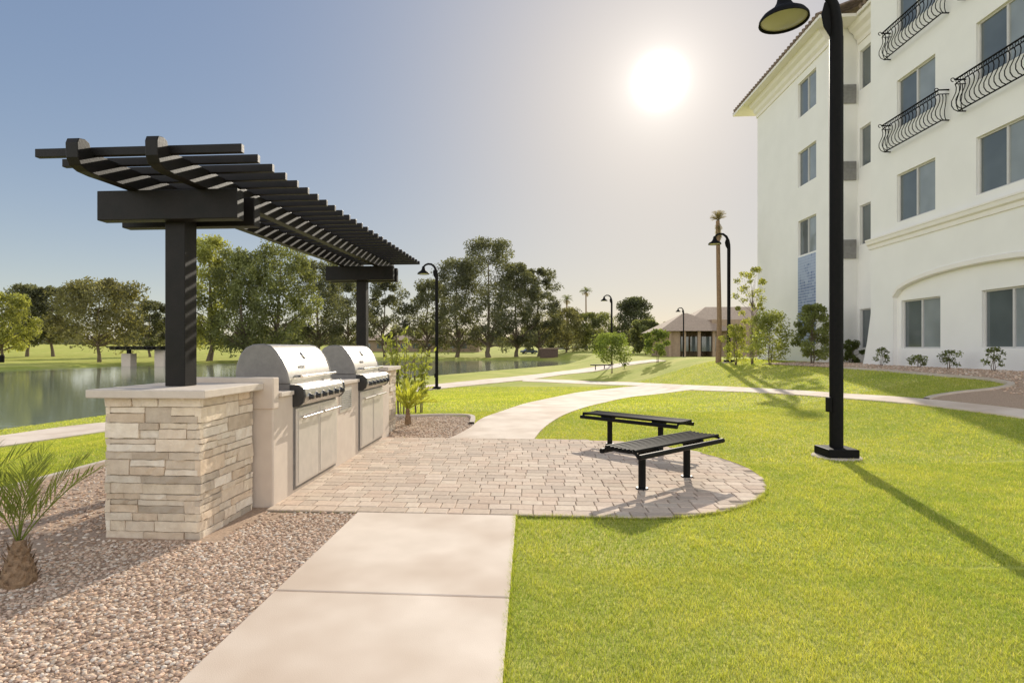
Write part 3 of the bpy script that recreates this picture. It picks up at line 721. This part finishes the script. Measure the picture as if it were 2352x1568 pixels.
# ------------------------------------------------------------------ vegetation
def leaves(Cn, size, asp=.45, droop=0, rg=rng):
    n = len(Cn); a = rg.normal(size=(n, 3)); a[:, 2] -= droop; a /= np.linalg.norm(a, axis=1)[:, None]
    t = rg.normal(size=(n, 3)); b_ = np.cross(a, t); b_ /= np.linalg.norm(b_, axis=1)[:, None]
    s = size * rg.uniform(.6, 1.3, (n, 1)); a = a * s; b_ = b_ * s * asp
    V = np.stack([Cn - a, Cn + b_, Cn + a, Cn - b_], 1).reshape(-1, 3)
    return V, np.arange(4 * n).reshape(-1, 4)
def tree(px, d, top, wd, label, col, name='tree', lo=.28, ncl=40, per=210, ls=.27, lean=0, droop=.4, seed=None, trunks=1, cr=(.19, .37), xy=None, group='trees across the lake', cat='tree', sparse=1.0, hgt=None, trunk_r=None, spread=1.0):
    rg = np.random.default_rng(seed if seed is not None else int(px * 7 + d))
    x, y = xy if xy else at(px, d); z = h(x, y); Ht = hgt if hgt else EYE + (HY - top) / F * d - z; R = wd / 2 * d / F
    r = thing(name, (x, y, z), label, cat, group); cl = []
    for i in range(ncl):
        t = lo + (1 - lo) * ((i + .5) / ncl) ** .85; tt = (t - lo) / (1 - lo)
        prof = math.sin(math.pi * min(1, .16 + .76 * tt)) ** .6
        rr = R * prof * rg.uniform(.25, 1.0) ** .7 * .9 * spread; a = i * 2.4 + rg.uniform(-.5, .5)
        rc = R * rg.uniform(*cr) * (.75 + .25 * prof)
        zc = min(z + Ht * (t + rg.uniform(-.03, .03)), z + Ht - rc * .75)
        cl.append((x + rr * math.cos(a) + lean * Ht * t, y + rr * math.sin(a), zc, rc))
    b = MB(); tr = trunk_r or Ht * .02
    for k in range(trunks):
        a = 6.28 * k / max(1, trunks); sp = tr * 2.2 if trunks > 1 else 0
        bx, by = x + sp * math.cos(a), y + sp * math.sin(a)
        fk = Vector((x + lean * Ht * lo + rg.uniform(-.3, .3) * tr * 6 + sp * 2 * math.cos(a), y + sp * 2 * math.sin(a), z + Ht * lo * .85))
        b.tube([(bx, by, z - .2), (bx * .6 + fk.x * .4 + rg.uniform(-.1, .1) * tr * 5, by * .6 + fk.y * .4, z + Ht * lo * .4), fk], [tr * 1.3, tr, tr * .8], 7)
        top_ = Vector((x + lean * Ht * .8, y, z + Ht * .8))
        b.tube([fk, fk.lerp(top_, .5) + Vector((rg.uniform(-.1, .1) * R, 0, 0)), top_], [tr * .75, tr * .5, tr * .15], 6)
        for c in cl[k::trunks][: 16]:
            st = fk.lerp(top_, max(0, min(.7, (c[2] - fk.z) / max(.1, top_.z - fk.z) - .25)))
            mid = st.lerp(Vector(c[:3]), .5) + Vector((rg.uniform(-.1, .1) * R, rg.uniform(-.1, .1) * R, .05 * R))
            b.tube([st, mid, Vector(c[:3])], [tr * .45, tr * .3, tr * .1], 5)
    b.build('trunk', M['bark'], r, smooth=True, recalc=False)
    pts = []; cs = []
    for c in cl:
        n = int(per * sparse * rg.uniform(.7, 1.3)); u = rg.normal(size=(n, 3)); u /= np.linalg.norm(u, axis=1)[:, None]
        q = u * (rg.random((n, 1)) ** .45) * c[3]; q[:, 2] *= .78
        if droop > .5: q[:, 2] -= np.abs(rg.normal(0, .6, n)) * c[3]
        pts.append(q + np.array(c[:3])); k = rg.uniform(.65, 1.3)
        cs.append(np.array(col) * k * rg.uniform(.7, 1.3, (n, 1)))
    Vv, Ff = leaves(np.vstack(pts), ls, .42, droop, rg)
    np_mesh('crown', Vv, Ff, M['leaf'], np.repeat(np.vstack(cs), 4, 0), r)
    return r
OL = (.20, .19, .105); DK = (.14, .145, .095); LG = (.30, .31, .11); MG = (.19, .205, .095)
tree(5, 95, 672, 150, 'light green tree cut by the left edge of the photo', LG, seed=1, lo=.15)
tree(62, 110, 652, 95, 'tall dark tree second from the left across the lake', DK, seed=2, lo=.22, cr=(.3, .42))
tree(122, 112, 658, 105, 'dark tree directly left of the broad olive tree', DK, seed=3, lo=.22)
tree(228, 84, 640, 210, 'broad olive tree with a leaning trunk by the far shelter', OL, seed=4, lo=.22, ncl=54, lean=.02)
tree(345, 115, 690, 100, 'lower dark tree behind the shelter, left of the near post', DK, seed=5, lo=.15)
tree(480, 92, 536, 120, 'tall narrow pale green tree just right of the near pergola post', LG, seed=6, lo=.16, ncl=50, droop=.9, cr=(.24, .46))
tree(555, 90, 570, 170, 'big drooping green tree seen below the pergola slats', MG, seed=7, lo=.18, ncl=58, droop=.9)
tree(645, 96, 552, 175, 'rounded green tree with forked trunk behind the grill hoods', MG, seed=8, lo=.2, ncl=58, droop=.8)
tree(735, 112, 598, 150, 'dark tree behind the far grill, left of the far post', DK, seed=9, lo=.14, ncl=54)
tree(795, 125, 640, 125, 'small dark tree immediately left of the far pergola post', DK, seed=10, lo=.12)
tree(885, 122, 638, 125, 'dark thin tree immediately right of the far pergola post', DK, seed=12, lo=.18)
tree(985, 128, 640, 130, 'dark tree directly behind the lakeside lamp post', DK, seed=13, lo=.10, ncl=46)
tree(1050, 124, 592, 155, 'tall dark eucalyptus right of the lakeside lamp post', DK, seed=14, lo=.10, ncl=64)
tree(1122, 122, 545, 160, 'tallest dark eucalyptus in the middle of the far bank', DK, seed=15, lo=.10, ncl=78)
tree(1186, 126, 602, 130, 'slender dark eucalyptus right of the tallest one', DK, seed=16, lo=.10, ncl=56)
tree(1238, 130, 615, 110, 'last tall dark eucalyptus before the two distant palms', DK, seed=17, lo=.10, ncl=50)
tree(1300, 135, 705, 125, 'low olive tree beneath the two distant palms', OL, seed=18, lo=.08)
tree(1365, 140, 716, 115, 'low rounded tree left of the distant lamp post', MG, seed=19, lo=.08)
tree(1455, 120, 682, 105, 'dark pointed pine tree right of the distant lamp post', (.10, .11, .07), seed=20, lo=.12, ncl=46, cr=(.25, .4))
tree(1483, 95, 735, 70, 'low dark bushy tree left of the brown clubhouse', MG, seed=21, lo=.1)
def shrub(px, d, top, wd, label, col, ls=.07, ncl=14, per=130, seed=0, lo=.2, xy=None, sparse=1, trunks=3, cr=(.28, .46), **k):
    return tree(px, d, top, wd, label, col, 'shrub', lo, ncl, per, ls, 0, 0, seed, trunks, cr, xy, 'shrubs on the lawn and along the hotel', 'shrub', sparse, trunk_r=k.get('tr', .02), hgt=k.get('hgt'), spread=.9)
def dat(px, py):
    x, y = P(px, py); return y * CA - x * SA
shrub(1405, dat(1405, 857), 762, 100, 'round green shrub beside the lakeside path', (.21, .26, .08), seed=31, ls=.09, lo=.3, ncl=24, per=160)
shrub(1510, dat(1510, 832), 755, 66, 'small round shrub on the lawn in front of the clubhouse', (.20, .25, .08), seed=32, ls=.10, lo=.25, per=160)
shrub(1728, 24.5, 612, 105, 'tall open wispy shrub left of the hotel corner', (.33, .34, .11), seed=33, ls=.06, ncl=38, per=60, lo=.12, trunks=5, cr=(.12, .26), tr=.016)
shrub(1768, 23.0, 712, 110, 'light green bush at the foot of the wispy shrub', (.31, .34, .12), seed=34, ls=.055, ncl=30, per=150, lo=.1, trunks=5, tr=.016)
shrub(1690, 25.5, 745, 70, 'low yellow green bush left of the wispy shrub', (.33, .35, .10), seed=38, ls=.055, ncl=18, per=110, lo=.1, trunks=4, tr=.016)
shrub(1866, 21.0, 698, 100, 'olive bush left of the tallest lamp post', (.24, .27, .11), seed=35, ls=.055, ncl=38, per=150, lo=.1, trunks=5, tr=.018, cr=(.2, .38))
shrub(1958, 21.2, 780, 50, 'small dark bush at the hotel corner behind the lamp post', (.13, .16, .06), seed=36, ls=.05, lo=.05)
for i, (px, y_, hg, wd, lab) in enumerate([(2020, 18.6, .62, 40, 'leftmost small leafy plant against the hotel wall'), (2112, 16.9, .4, 42, 'low plant under the first ground floor window'), (2178, 15.75, .55, 48, 'small leafy plant between the two ground floor windows'), (2303, 14.3, .62, 52, 'rightmost small leafy plant under the second ground floor window')]):
    x_ = 11.2
    shrub(px, (y_ * CA - x_ * SA), 0, wd, lab, (.16, .19, .08), seed=40 + i, ls=.035, ncl=9, per=45, lo=.2, xy=(x_, y_), hgt=hg, tr=.01)
def frond(b, base, az, el, L, nl, ll, wl, col, bend=1.0, rd=random, up_=.0):
    p = Vector(base); pts = [p.copy()]; e = el; n = 10
    for i in range(n):
        e -= bend * (i + 1) / n * .16
        p = p + Vector((math.cos(az) * math.cos(e), math.sin(az) * math.cos(e), math.sin(e))) * L / n; pts.append(p.copy())
    b.tube(pts, [wl * .9 * (1 - .8 * i / n) for i in range(n + 1)], 4, col)
    side = Vector((-math.sin(az), math.cos(az), 0))
    for i in range(nl):
        t = .22 + .78 * i / (nl - 1); q = t * n; k = min(int(q), n - 1); pos = pts[k].lerp(pts[k + 1], q - k); tg = (pts[k + 1] - pts[k]).normalized()
        up = side.cross(tg).normalized() * -1
        for s in (-1, 1):
            l = ll * (math.sin(math.pi * (.2 + .72 * t)) ** .6) * rd.uniform(.85, 1.1)
            dr = (side * s * .6 + tg * 1.0 + up * rd.uniform(-.1, .28) + Vector((0, 0, up_))).normalized()
            w_ = tg.cross(dr).cross(dr).normalized() * wl * .8
            m_ = pos + dr * l * .45; tip = pos + dr * l + Vector((0, 0, -l * .06))
            k_ = rd.uniform(.75, 1.25); c = tuple(v * k_ for v in col)
            b.add([pos, m_ + w_, tip, m_ - w_], [(0, 1, 2, 3)], c)
def young_palm(x, y, ht, nf, L, label, seed, col, tr=.085, spread=(.35, 1.35), ll=.26, nl=26, wl=.007, bend=.8, up_=.25):
    rd = random.Random(seed); z = h(x, y); r = thing('young_palm', (x, y, z), label, 'palm', 'young palms in the gravel beds')
    b = MB(); n = 9; b.tube([(x, y, z + ht * i / (n - 1)) for i in range(n)], [tr * (1.15, 1.25, 1.2, 1.1, .95, .8, .65, .5, .35)[i] for i in range(n)], 12)
    for k in range(46):
        a = k * 2.4; t = k / 46; zz = z + .02 + ht * .85 * t; rr = tr * (1.2 - .55 * t)
        b.add([(x + rr * math.cos(a - .22), y + rr * math.sin(a - .22), zz), (x + rr * math.cos(a + .22), y + rr * math.sin(a + .22), zz), (x + rr * 1.35 * math.cos(a), y + rr * 1.35 * math.sin(a), zz + .055), ], [(0, 1, 2)])
    b.build('trunk', M['palmbark'], r, recalc=False)
    b = MB()
    for i in range(nf):
        a = i * 2.4 + rd.uniform(-.3, .3); el = spread[0] + (spread[1] - spread[0]) * ((i + .5) / nf)
        frond(b, (x, y, z + ht * .9), a, el, L * rd.uniform(.8, 1.1), nl, ll, wl, col, bend, rd=rd, up_=up_)
    b.build('frond_crown', M['leaf'], r, recalc=False)
young_palm(-3.12, 3.20, .28, 9, .60, 'young feathery palm in the gravel left of the near pillar', 5, (.24, .28, .075), spread=(.9, 1.5), ll=.26, nl=15, wl=.006, bend=.45, tr=.075)
young_palm(-3.80, 3.35, .30, 11, .66, 'young palm cut by the left edge, beside the feathery palm', 8, (.24, .28, .075), spread=(.7, 1.45), ll=.28, nl=16, wl=.006, bend=.5, tr=.075)
x, y = P(937, 976); young_palm(x, y, .34, 15, .58, 'bright green young palm in gravel right of the far pillar', 9, (.42, .44, .09), tr=.05, ll=.24, nl=14, wl=.016, spread=(.5, 1.4))
def stem_plant(px, d, top, label, seed, n=6, sp=.25, lh=.05, col=(.28, .31, .09)):
    rg = np.random.default_rng(seed); x, y = at(px, d); z = h(x, y); Ht = EYE + (HY - top) / F * d - z
    r = thing('stem_plant', (x, y, z), label, 'plant', 'tall stemmed plants behind the far pillar'); b = MB(); pts = []
    b.tube([(x - .1, y, z - .05), (x - .14, y, z + Ht * .9)], .022, 6)
    for i in range(n):
        dx, dy = rg.uniform(-sp, sp, 2); hh_ = Ht * rg.uniform(.7, 1.0)
        P3 = [(x + dx * .3, y + dy * .3, z - .05), (x + dx * .7, y + dy * .7, z + hh_ * .5), (x + dx * 1.3, y + dy * 1.3, z + hh_)]; b.tube(P3, [.010, .008, .004], 5)
        for k in range(70):
            t = rg.uniform(.3, 1); pts.append([x + dx * (.3 + t) + rg.normal(0, .06), y + dy * (.3 + t) + rg.normal(0, .06), z + hh_ * t + rg.normal(0, .03)])
    b.build('stems', M['bark'], r, recalc=False)
    Vv, Ff = leaves(np.array(pts), lh, .35, -.6, rg); np_mesh('leaves', Vv, Ff, M['leaf'], np.tile(np.array(col) * 1.0, (len(Vv), 1)), r)
stem_plant(925, 12.2, 752, 'tall thin leafy plant rising behind the far pillar', 3, lh=.07)
stem_plant(965, 12.6, 800, 'shorter leafy plant right of the tall thin one by the far pillar', 4, n=4, sp=.15, lh=.065)
def tall_palm(px, d, top, label, L, seed, tr, name='palm_tree', shaggy=False, group='tall palms in the distance'):
    rd = random.Random(seed); x, y = at(px, d); z = h(x, y); Ht = EYE + (HY - top) / F * d - z - L * .75
    r = thing(name, (x, y, z), label, 'palm tree', group)
    b = MB(); b.tube([(x, y, z - .1), (x + .05, y, z + Ht * .3), (x, y, z + Ht * .7), (x - .03, y, z + Ht)], [tr * 1.25, tr, tr * .9, tr * .8], 10); b.build('trunk', M['palmbark'], r, smooth=True, recalc=False)
    b = MB()
    for i in range(34 if not shaggy else 70):
        a = i * 2.4; el = rd.uniform(.2, 1.4) if not shaggy else (rd.uniform(.5, 1.5) if i % 2 else rd.uniform(-1.45, -1.0))
        if not shaggy and i % 4 == 0: el = rd.uniform(-.9, 0)
        frond(b, (x, y, z + Ht - (.0 if el > 0 or not shaggy else rd.uniform(0, .6))), a, el, L * ((.9 if not shaggy else (.4 + .5 * el / 1.5)) if el > 0 else .6), 9, L * .36, L * (.02 if not shaggy else .016), (.16, .18, .07) if (el > 0 and not shaggy) else (.24, .20, .11), 1.2 if not shaggy else (1.0 if el > 0 else .3), rd=rd)
    b.build('frond_crown', M['leaf'], r, recalc=False)
tall_palm(1302, 150, 676, 'shorter of the two distant fan palms behind the trees', 2.0, 3, .22)
tall_palm(1346, 150, 658, 'taller of the two distant fan palms behind the trees', 2.0, 4, .2)
tall_palm(1650, 28.6, 486, 'tall slim palm with tied upright fronds beside the hotel corner lamp', .62, 6, .115, shaggy=True)
N = 26000; pxs = rng.uniform(-300, 1760, N); dd = rng.uniform(230, 275, N); u = (pxs - PX0) / F
X_ = dd * (CA * u - SA); Y_ = dd * (CA + SA * u); top = 4.0 + 2.6 * np.sin(pxs * .021) + 1.8 * np.sin(pxs * .083 + 1) + 1.2 * np.sin(pxs * .21)
Z_ = hh(X_, Y_) + np.maximum(1.5, top + 2) * rng.random(N)
Vv, Ff = leaves(np.stack([X_, Y_, Z_], 1), 1.0, .6, 0)
o = np_mesh('distant_woodland', Vv, Ff, M['leaf'], np.repeat(np.array([.21, .21, .16]) * rng.uniform(.6, 1.3, (N, 1)), 4, 0)); tag(o, 'low band of far woodland along the horizon', 'woodland', kind='stuff')

# ------------------------------------------------------------------ clubhouse
def hiproof(b, x0, x1, y0, y1, z, hgt, ridge=0.0):
    cx, cy = (x0 + x1) / 2, (y0 + y1) / 2
    b.add([(x0, y0, z), (x1, y0, z), (x1, y1, z), (x0, y1, z), (cx - ridge, cy, z + hgt), (cx + ridge, cy, z + hgt)], [(0, 1, 5, 4), (1, 2, 5), (2, 3, 4, 5), (3, 0, 4), (0, 3, 2, 1)])
cx_, cy_ = at(1605, 78); zc = h(cx_, cy_)
ch = thing('clubhouse', (cx_, cy_, zc), 'low brown clubhouse with a hipped tile roof beyond the lawn', 'building')
b = MB(); b.box(cx_ - 5.2, cx_ - 3.6, cy_ - 4, cy_ + 6, zc - .3, zc + 3.4); b.box(cx_ + 1.0, cx_ + 12, cy_ - 2.5, cy_ + 8, zc - .3, zc + 5.0); b.box(cx_ - 3.6, cx_ + 1.0, cy_ + .2, cy_ + 6, zc - .3, zc + 3.4); b.build('wall', M['tan'], ch)
b = MB(); hiproof(b, cx_ - 6.6, cx_ + 3.4, cy_ - 5, cy_ + 7, zc + 3.4, 2.7, .3); b.build('roof', M['shingle'], ch)
b = MB(); hiproof(b, cx_ - 1.5, cx_ + 14, cy_ - 1, cy_ + 10, zc + 5.01, 2.2, 4); b.build('roof', M['shingle'], ch)
for i in range(4): MB().box(cx_ - 3.5 + i * 1.5, cx_ - 2.25 + i * 1.5, cy_ - 3.0 if i < 3 else cy_ - 2.6, cy_ - 2.9 if i < 3 else cy_ - 2.55, zc + .7, zc + 2.7).build('window', M['pane_dark'], ch)
for i in range(5): MB().box(cx_ - 5.2 + i * 1.9, cx_ - 4.85 + i * 1.9, cy_ - 4.4, cy_ - 4.05, zc - .2, zc + 3.42).build('column', M['tan'], ch)
x, y = at(930, 165); z = h(x, y); lb = thing('low_building', (x, y, z), 'long low tan building far behind the lake trees', 'building')
b = MB(); b.box(x - 14, x + 22, y, y + 10, z - .5, z + 3.4); b.build('wall', M['tan'], lb)
b = MB(); hiproof(b, x - 15, x + 23, y - 1, y + 11, z + 3.4, 1.6, 14); b.build('roof', M['shingle'], lb)
for i in range(9): MB().box(x - 12 + i * 3.6, x - 10.4 + i * 3.6, y - .06, y - .01, z + 1, z + 2.4).build('window', M['pane_dark'], lb)
x, y = at(330, 76); z = h(x, y); sh = thing('picnic_shelter', (x, y, z), 'flat dark roofed picnic shelter across the lake', 'shelter')
b = MB(); b.box(x - 3.3, x + 3.6, y - 2, y + 2, z + 3.0, z + 3.18); b.box(x - 3.6, x + 3.9, y - 2.3, y + 2.3, z + 3.35, z + 3.5)
for i in range(10): b.box(x - 3.2 + i * .73, x - 3.05 + i * .73, y - 2.2, y + 2.2, z + 3.19, z + 3.34)
b.build('roof', M['pergola'], sh)
for xx in (x - 2.1, x + 2.6): MB().box(xx - .65, xx + .65, y - .6, y + .6, z - .2, z + 3.0 if xx > x else z + 2.5).build('column', M['stucco'], sh)
MB().box(x - 2.3, x - 1.9, y - .2, y + .2, z + 2.5, z + 3.0).build('post', M['pergola'], sh)
def picnic(px, d, label):
    x, y = at(px, d); z = h(x, y); t = thing('picnic_table', (x, y, z), label, 'picnic table', 'picnic tables by the shelter')
    MB().box(x - .95, x + .95, y - .38, y + .38, z + .70, z + .76).build('tabletop', M['brown'], t)
    for s in (-1, 1):
        MB().box(x - .95, x + .95, y + s * .75 - .13, y + s * .75 + .13, z + .43, z + .48).build('seat', M['brown'], t)
        MB().box(x + s * .6 - .05, x + s * .6 + .05, y - .8, y + .8, z + .36, z + .42).build('crossbar', M['brown'], t)
        b = MB(); b.tube([(x + s * .6, y - .6, z), (x + s * .6, y - .25, z + .7)], .05, 5); b.tube([(x + s * .6, y + .6, z), (x + s * .6, y + .25, z + .7)], .05, 5); b.build('leg', M['brown'], t)
picnic(325, 74, 'dark picnic table just right of the shelter column'); picnic(362, 74, 'dark picnic table nearest the pergola post, under the shelter')
x, y = at(1261, 118); z = h(x, y); t = thing('monument_sign', (x, y, z), 'brown block sign on the far bank below the palms', 'sign')
MB().box(x - 1.9, x + 1.9, y - .3, y + .3, z - .2, z + 1.9).build('sign_body', M['brown'], t, bevel=.05); MB().box(x - 2.05, x + 2.05, y - .4, y + .4, z + 1.9, z + 2.1).build('sign_cap', M['tan'], t)
x, y = P(1434, 846); z = h(x, y); t = thing('ground_spotlight', (x, y, z), 'small black spotlight on the lawn beside the round shrub', 'spotlight')
b = MB(); b.tube([(x, y, z), (x, y, z + .18)], .02, 8); b.build('stake', M['black'], t)
b = MB(); b.tube([(x - .02, y + .05, z + .17), (x + .02, y - .1, z + .26), (x + .03, y - .16, z + .30)], [.06, .10, .11], 14); b.build('lamp_head', M['black'], t, smooth=True)
x, y = at(4, 82); z = h(x, y); t = thing('litter_bin', (x, y, z), 'small dark litter bin on the far bank at the left edge', 'bin')
MB().lathe([(0, 0), (.3, 0), (.34, .9), (.34, .95)], (x, y, z)).build('bin_body', M['black'], t, smooth=True); MB().lathe([(.36, .96), (.3, 1.08), (0, 1.15)], (x, y, z)).build('lid', M['black'], t, smooth=True)
def make_car():
    r = thing('parked_car', (0, 0, 0), '', 'car', 'cars parked beyond the lake')
    pr = [(-2.2, .35), (-2.25, .7), (-2.1, .88), (-1.35, .95), (-.75, 1.4), (.65, 1.42), (1.35, .98), (2.1, .92), (2.25, .6), (2.2, .32)]
    b = MB(); b.prism(pr, -.85, .85); b.build('body', M['car_white'], r, bevel=.05)
    gl = [(-1.2, .97), (-.72, 1.34), (.6, 1.36), (1.2, .99)]; b = MB(); b.prism(gl, -.86, .86); b.build('windows', M['car_glass'], r)
    for sx_ in (-1.35, 1.35):
        for sy in (-1, 1):
            b = MB(); b.tube([(sx_, sy * .66, .33), (sx_, sy * .88, .33)], .33, 16); wo = b.build('wheel', M['rubber'], r, smooth=True)
            b = MB(); b.tube([(sx_, sy * .87, .33), (sx_, sy * .89, .33)], .19, 12); b.build('rim', M['chrome'], wo)
    return r
c0 = make_car(); cd = [(1290, 'car_white', 'white car parked beyond the brown block sign'), (1335, 'car_grey', 'grey car parked right of the white car'), (1385, 'car_red', 'red car parked left of the distant lamp post'), (1215, 'car_blue', 'dark blue car parked left of the brown block sign')]
for i, (px, cn, lab) in enumerate(cd):
    o = c0 if i == 0 else copy_tree(c0); x, y = at(px, 150); o.location = (x, y, h(x, y)); o['label'] = lab; o.rotation_euler.z = .15 * i
    if i:
        for k in kids(o):
            if k.name.startswith('body'): k.data = k.data.copy(); k.data.materials[0] = M[cn]

# ------------------------------------------------------------------ light, world, camera
wd = bpy.data.worlds.new('World'); SC.world = wd; wd.use_nodes = True; nt = wd.node_tree; bg = nt.nodes['Background']
STR = .12
sky = nt.nodes.new('ShaderNodeTexSky'); sky.sky_type = 'NISHITA'; sky.sun_disc = False
el = math.asin(SUN.z); az = math.atan2(SUN.x, SUN.y)
sky.sun_elevation = el; sky.sun_rotation = az; sky.air_density = 1.0; sky.dust_density = 1.0; sky.ozone_density = 1.5; sky.altitude = 300
def vm(op, a, b=None, sc=None):
    m_ = nt.nodes.new('ShaderNodeVectorMath'); m_.operation = op
    for i, q in enumerate((a, b)):
        if q is None: continue
        if isinstance(q, (tuple, Vector)): m_.inputs[i].default_value = q
        else: lk(nt, q, m_.inputs[i])
    if sc is not None:
        if isinstance(sc, (int, float)): m_.inputs['Scale'].default_value = sc
        else: lk(nt, sc, m_.inputs['Scale'])
    return m_.outputs['Value'] if op == 'DOT_PRODUCT' else m_.outputs[0]
def mth(op, a, b=None):
    m_ = nt.nodes.new('ShaderNodeMath'); m_.operation = op
    for i, q in enumerate((a, b)):
        if q is None: continue
        if isinstance(q, (int, float)): m_.inputs[i].default_value = q
        else: lk(nt, q, m_.inputs[i])
    return m_.outputs[0]
tc = nt.nodes.new('ShaderNodeTexCoord'); vn = vm('NORMALIZE', tc.outputs['Generated'])
dS = mth('MAXIMUM', vm('DOT_PRODUCT', vn, SUN), 0.0)
lum = vm('DOT_PRODUCT', sky.outputs[0], (.3, .5, .2))
gain = mth('DIVIDE', 2.15, mth('ADD', 1.0, mth('MULTIPLY', lum, .52)))
base = vm('SCALE', sky.outputs[0], sc=gain)
base = vm('MULTIPLY', base, (.97, .98, 1.0))
base = vm('ADD', base, (.32, .26, .16))
glow = mth('ADD', mth('ADD', mth('MULTIPLY', mth('POWER', dS, 4000.0), 40.0), mth('MULTIPLY', mth('POWER', dS, 600.0), 2.4)), mth('ADD', mth('MULTIPLY', mth('POWER', dS, 110.0), 1.5), mth('MULTIPLY', mth('POWER', dS, 14.0), 1.9)))
gc = vm('SCALE', (1.0, .935, .86), sc=glow)
sz = nt.nodes.new('ShaderNodeSeparateXYZ'); lk(nt, vn, sz.inputs[0])
hz = mth('POWER', mth('SUBTRACT', 1.0, mth('ABSOLUTE', sz.outputs[2])), 6.0)
hzc = vm('SCALE', (1.0, .98, .98), sc=mth('MULTIPLY', hz, 2.8))
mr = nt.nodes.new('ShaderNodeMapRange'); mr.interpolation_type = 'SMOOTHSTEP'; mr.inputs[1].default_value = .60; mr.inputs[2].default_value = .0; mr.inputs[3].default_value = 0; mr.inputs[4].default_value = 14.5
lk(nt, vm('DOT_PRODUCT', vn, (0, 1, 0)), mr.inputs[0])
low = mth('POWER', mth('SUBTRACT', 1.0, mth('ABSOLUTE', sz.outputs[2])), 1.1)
sky_fill = vm('SCALE', (1.0, .945, .875), sc=mth('MULTIPLY', mr.outputs[0], low))  # fill light added to the sky behind and beside the camera
tot = vm('ADD', vm('ADD', vm('ADD', base, gc), sky_fill), hzc)
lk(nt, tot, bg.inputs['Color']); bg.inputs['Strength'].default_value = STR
sl = bpy.data.lights.new('sun', 'SUN'); sl.energy = 5.0; sl.angle = math.radians(.55); sl.color = (1, .91, .77)
so = bpy.data.objects.new('sun', sl); so.rotation_euler = SUN.to_track_quat('Z', 'Y').to_euler(); so.location = SUN * 50; COL.objects.link(so)
cam = bpy.data.cameras.new('camera'); cam.sensor_width = 36; cam.lens = F / 2352 * 36; cam.shift_x = 48.5 / 2352; cam.shift_y = 16 / 2352; cam.clip_end = 3000; cam.clip_start = .05
co = bpy.data.objects.new('camera', cam); co.location = (0, 0, EYE); co.rotation_euler = (math.pi / 2, 0, A); COL.objects.link(co); SC.camera = co
SC.view_settings.view_transform = 'Standard'; SC.view_settings.look = 'None'; SC.view_settings.exposure = 0
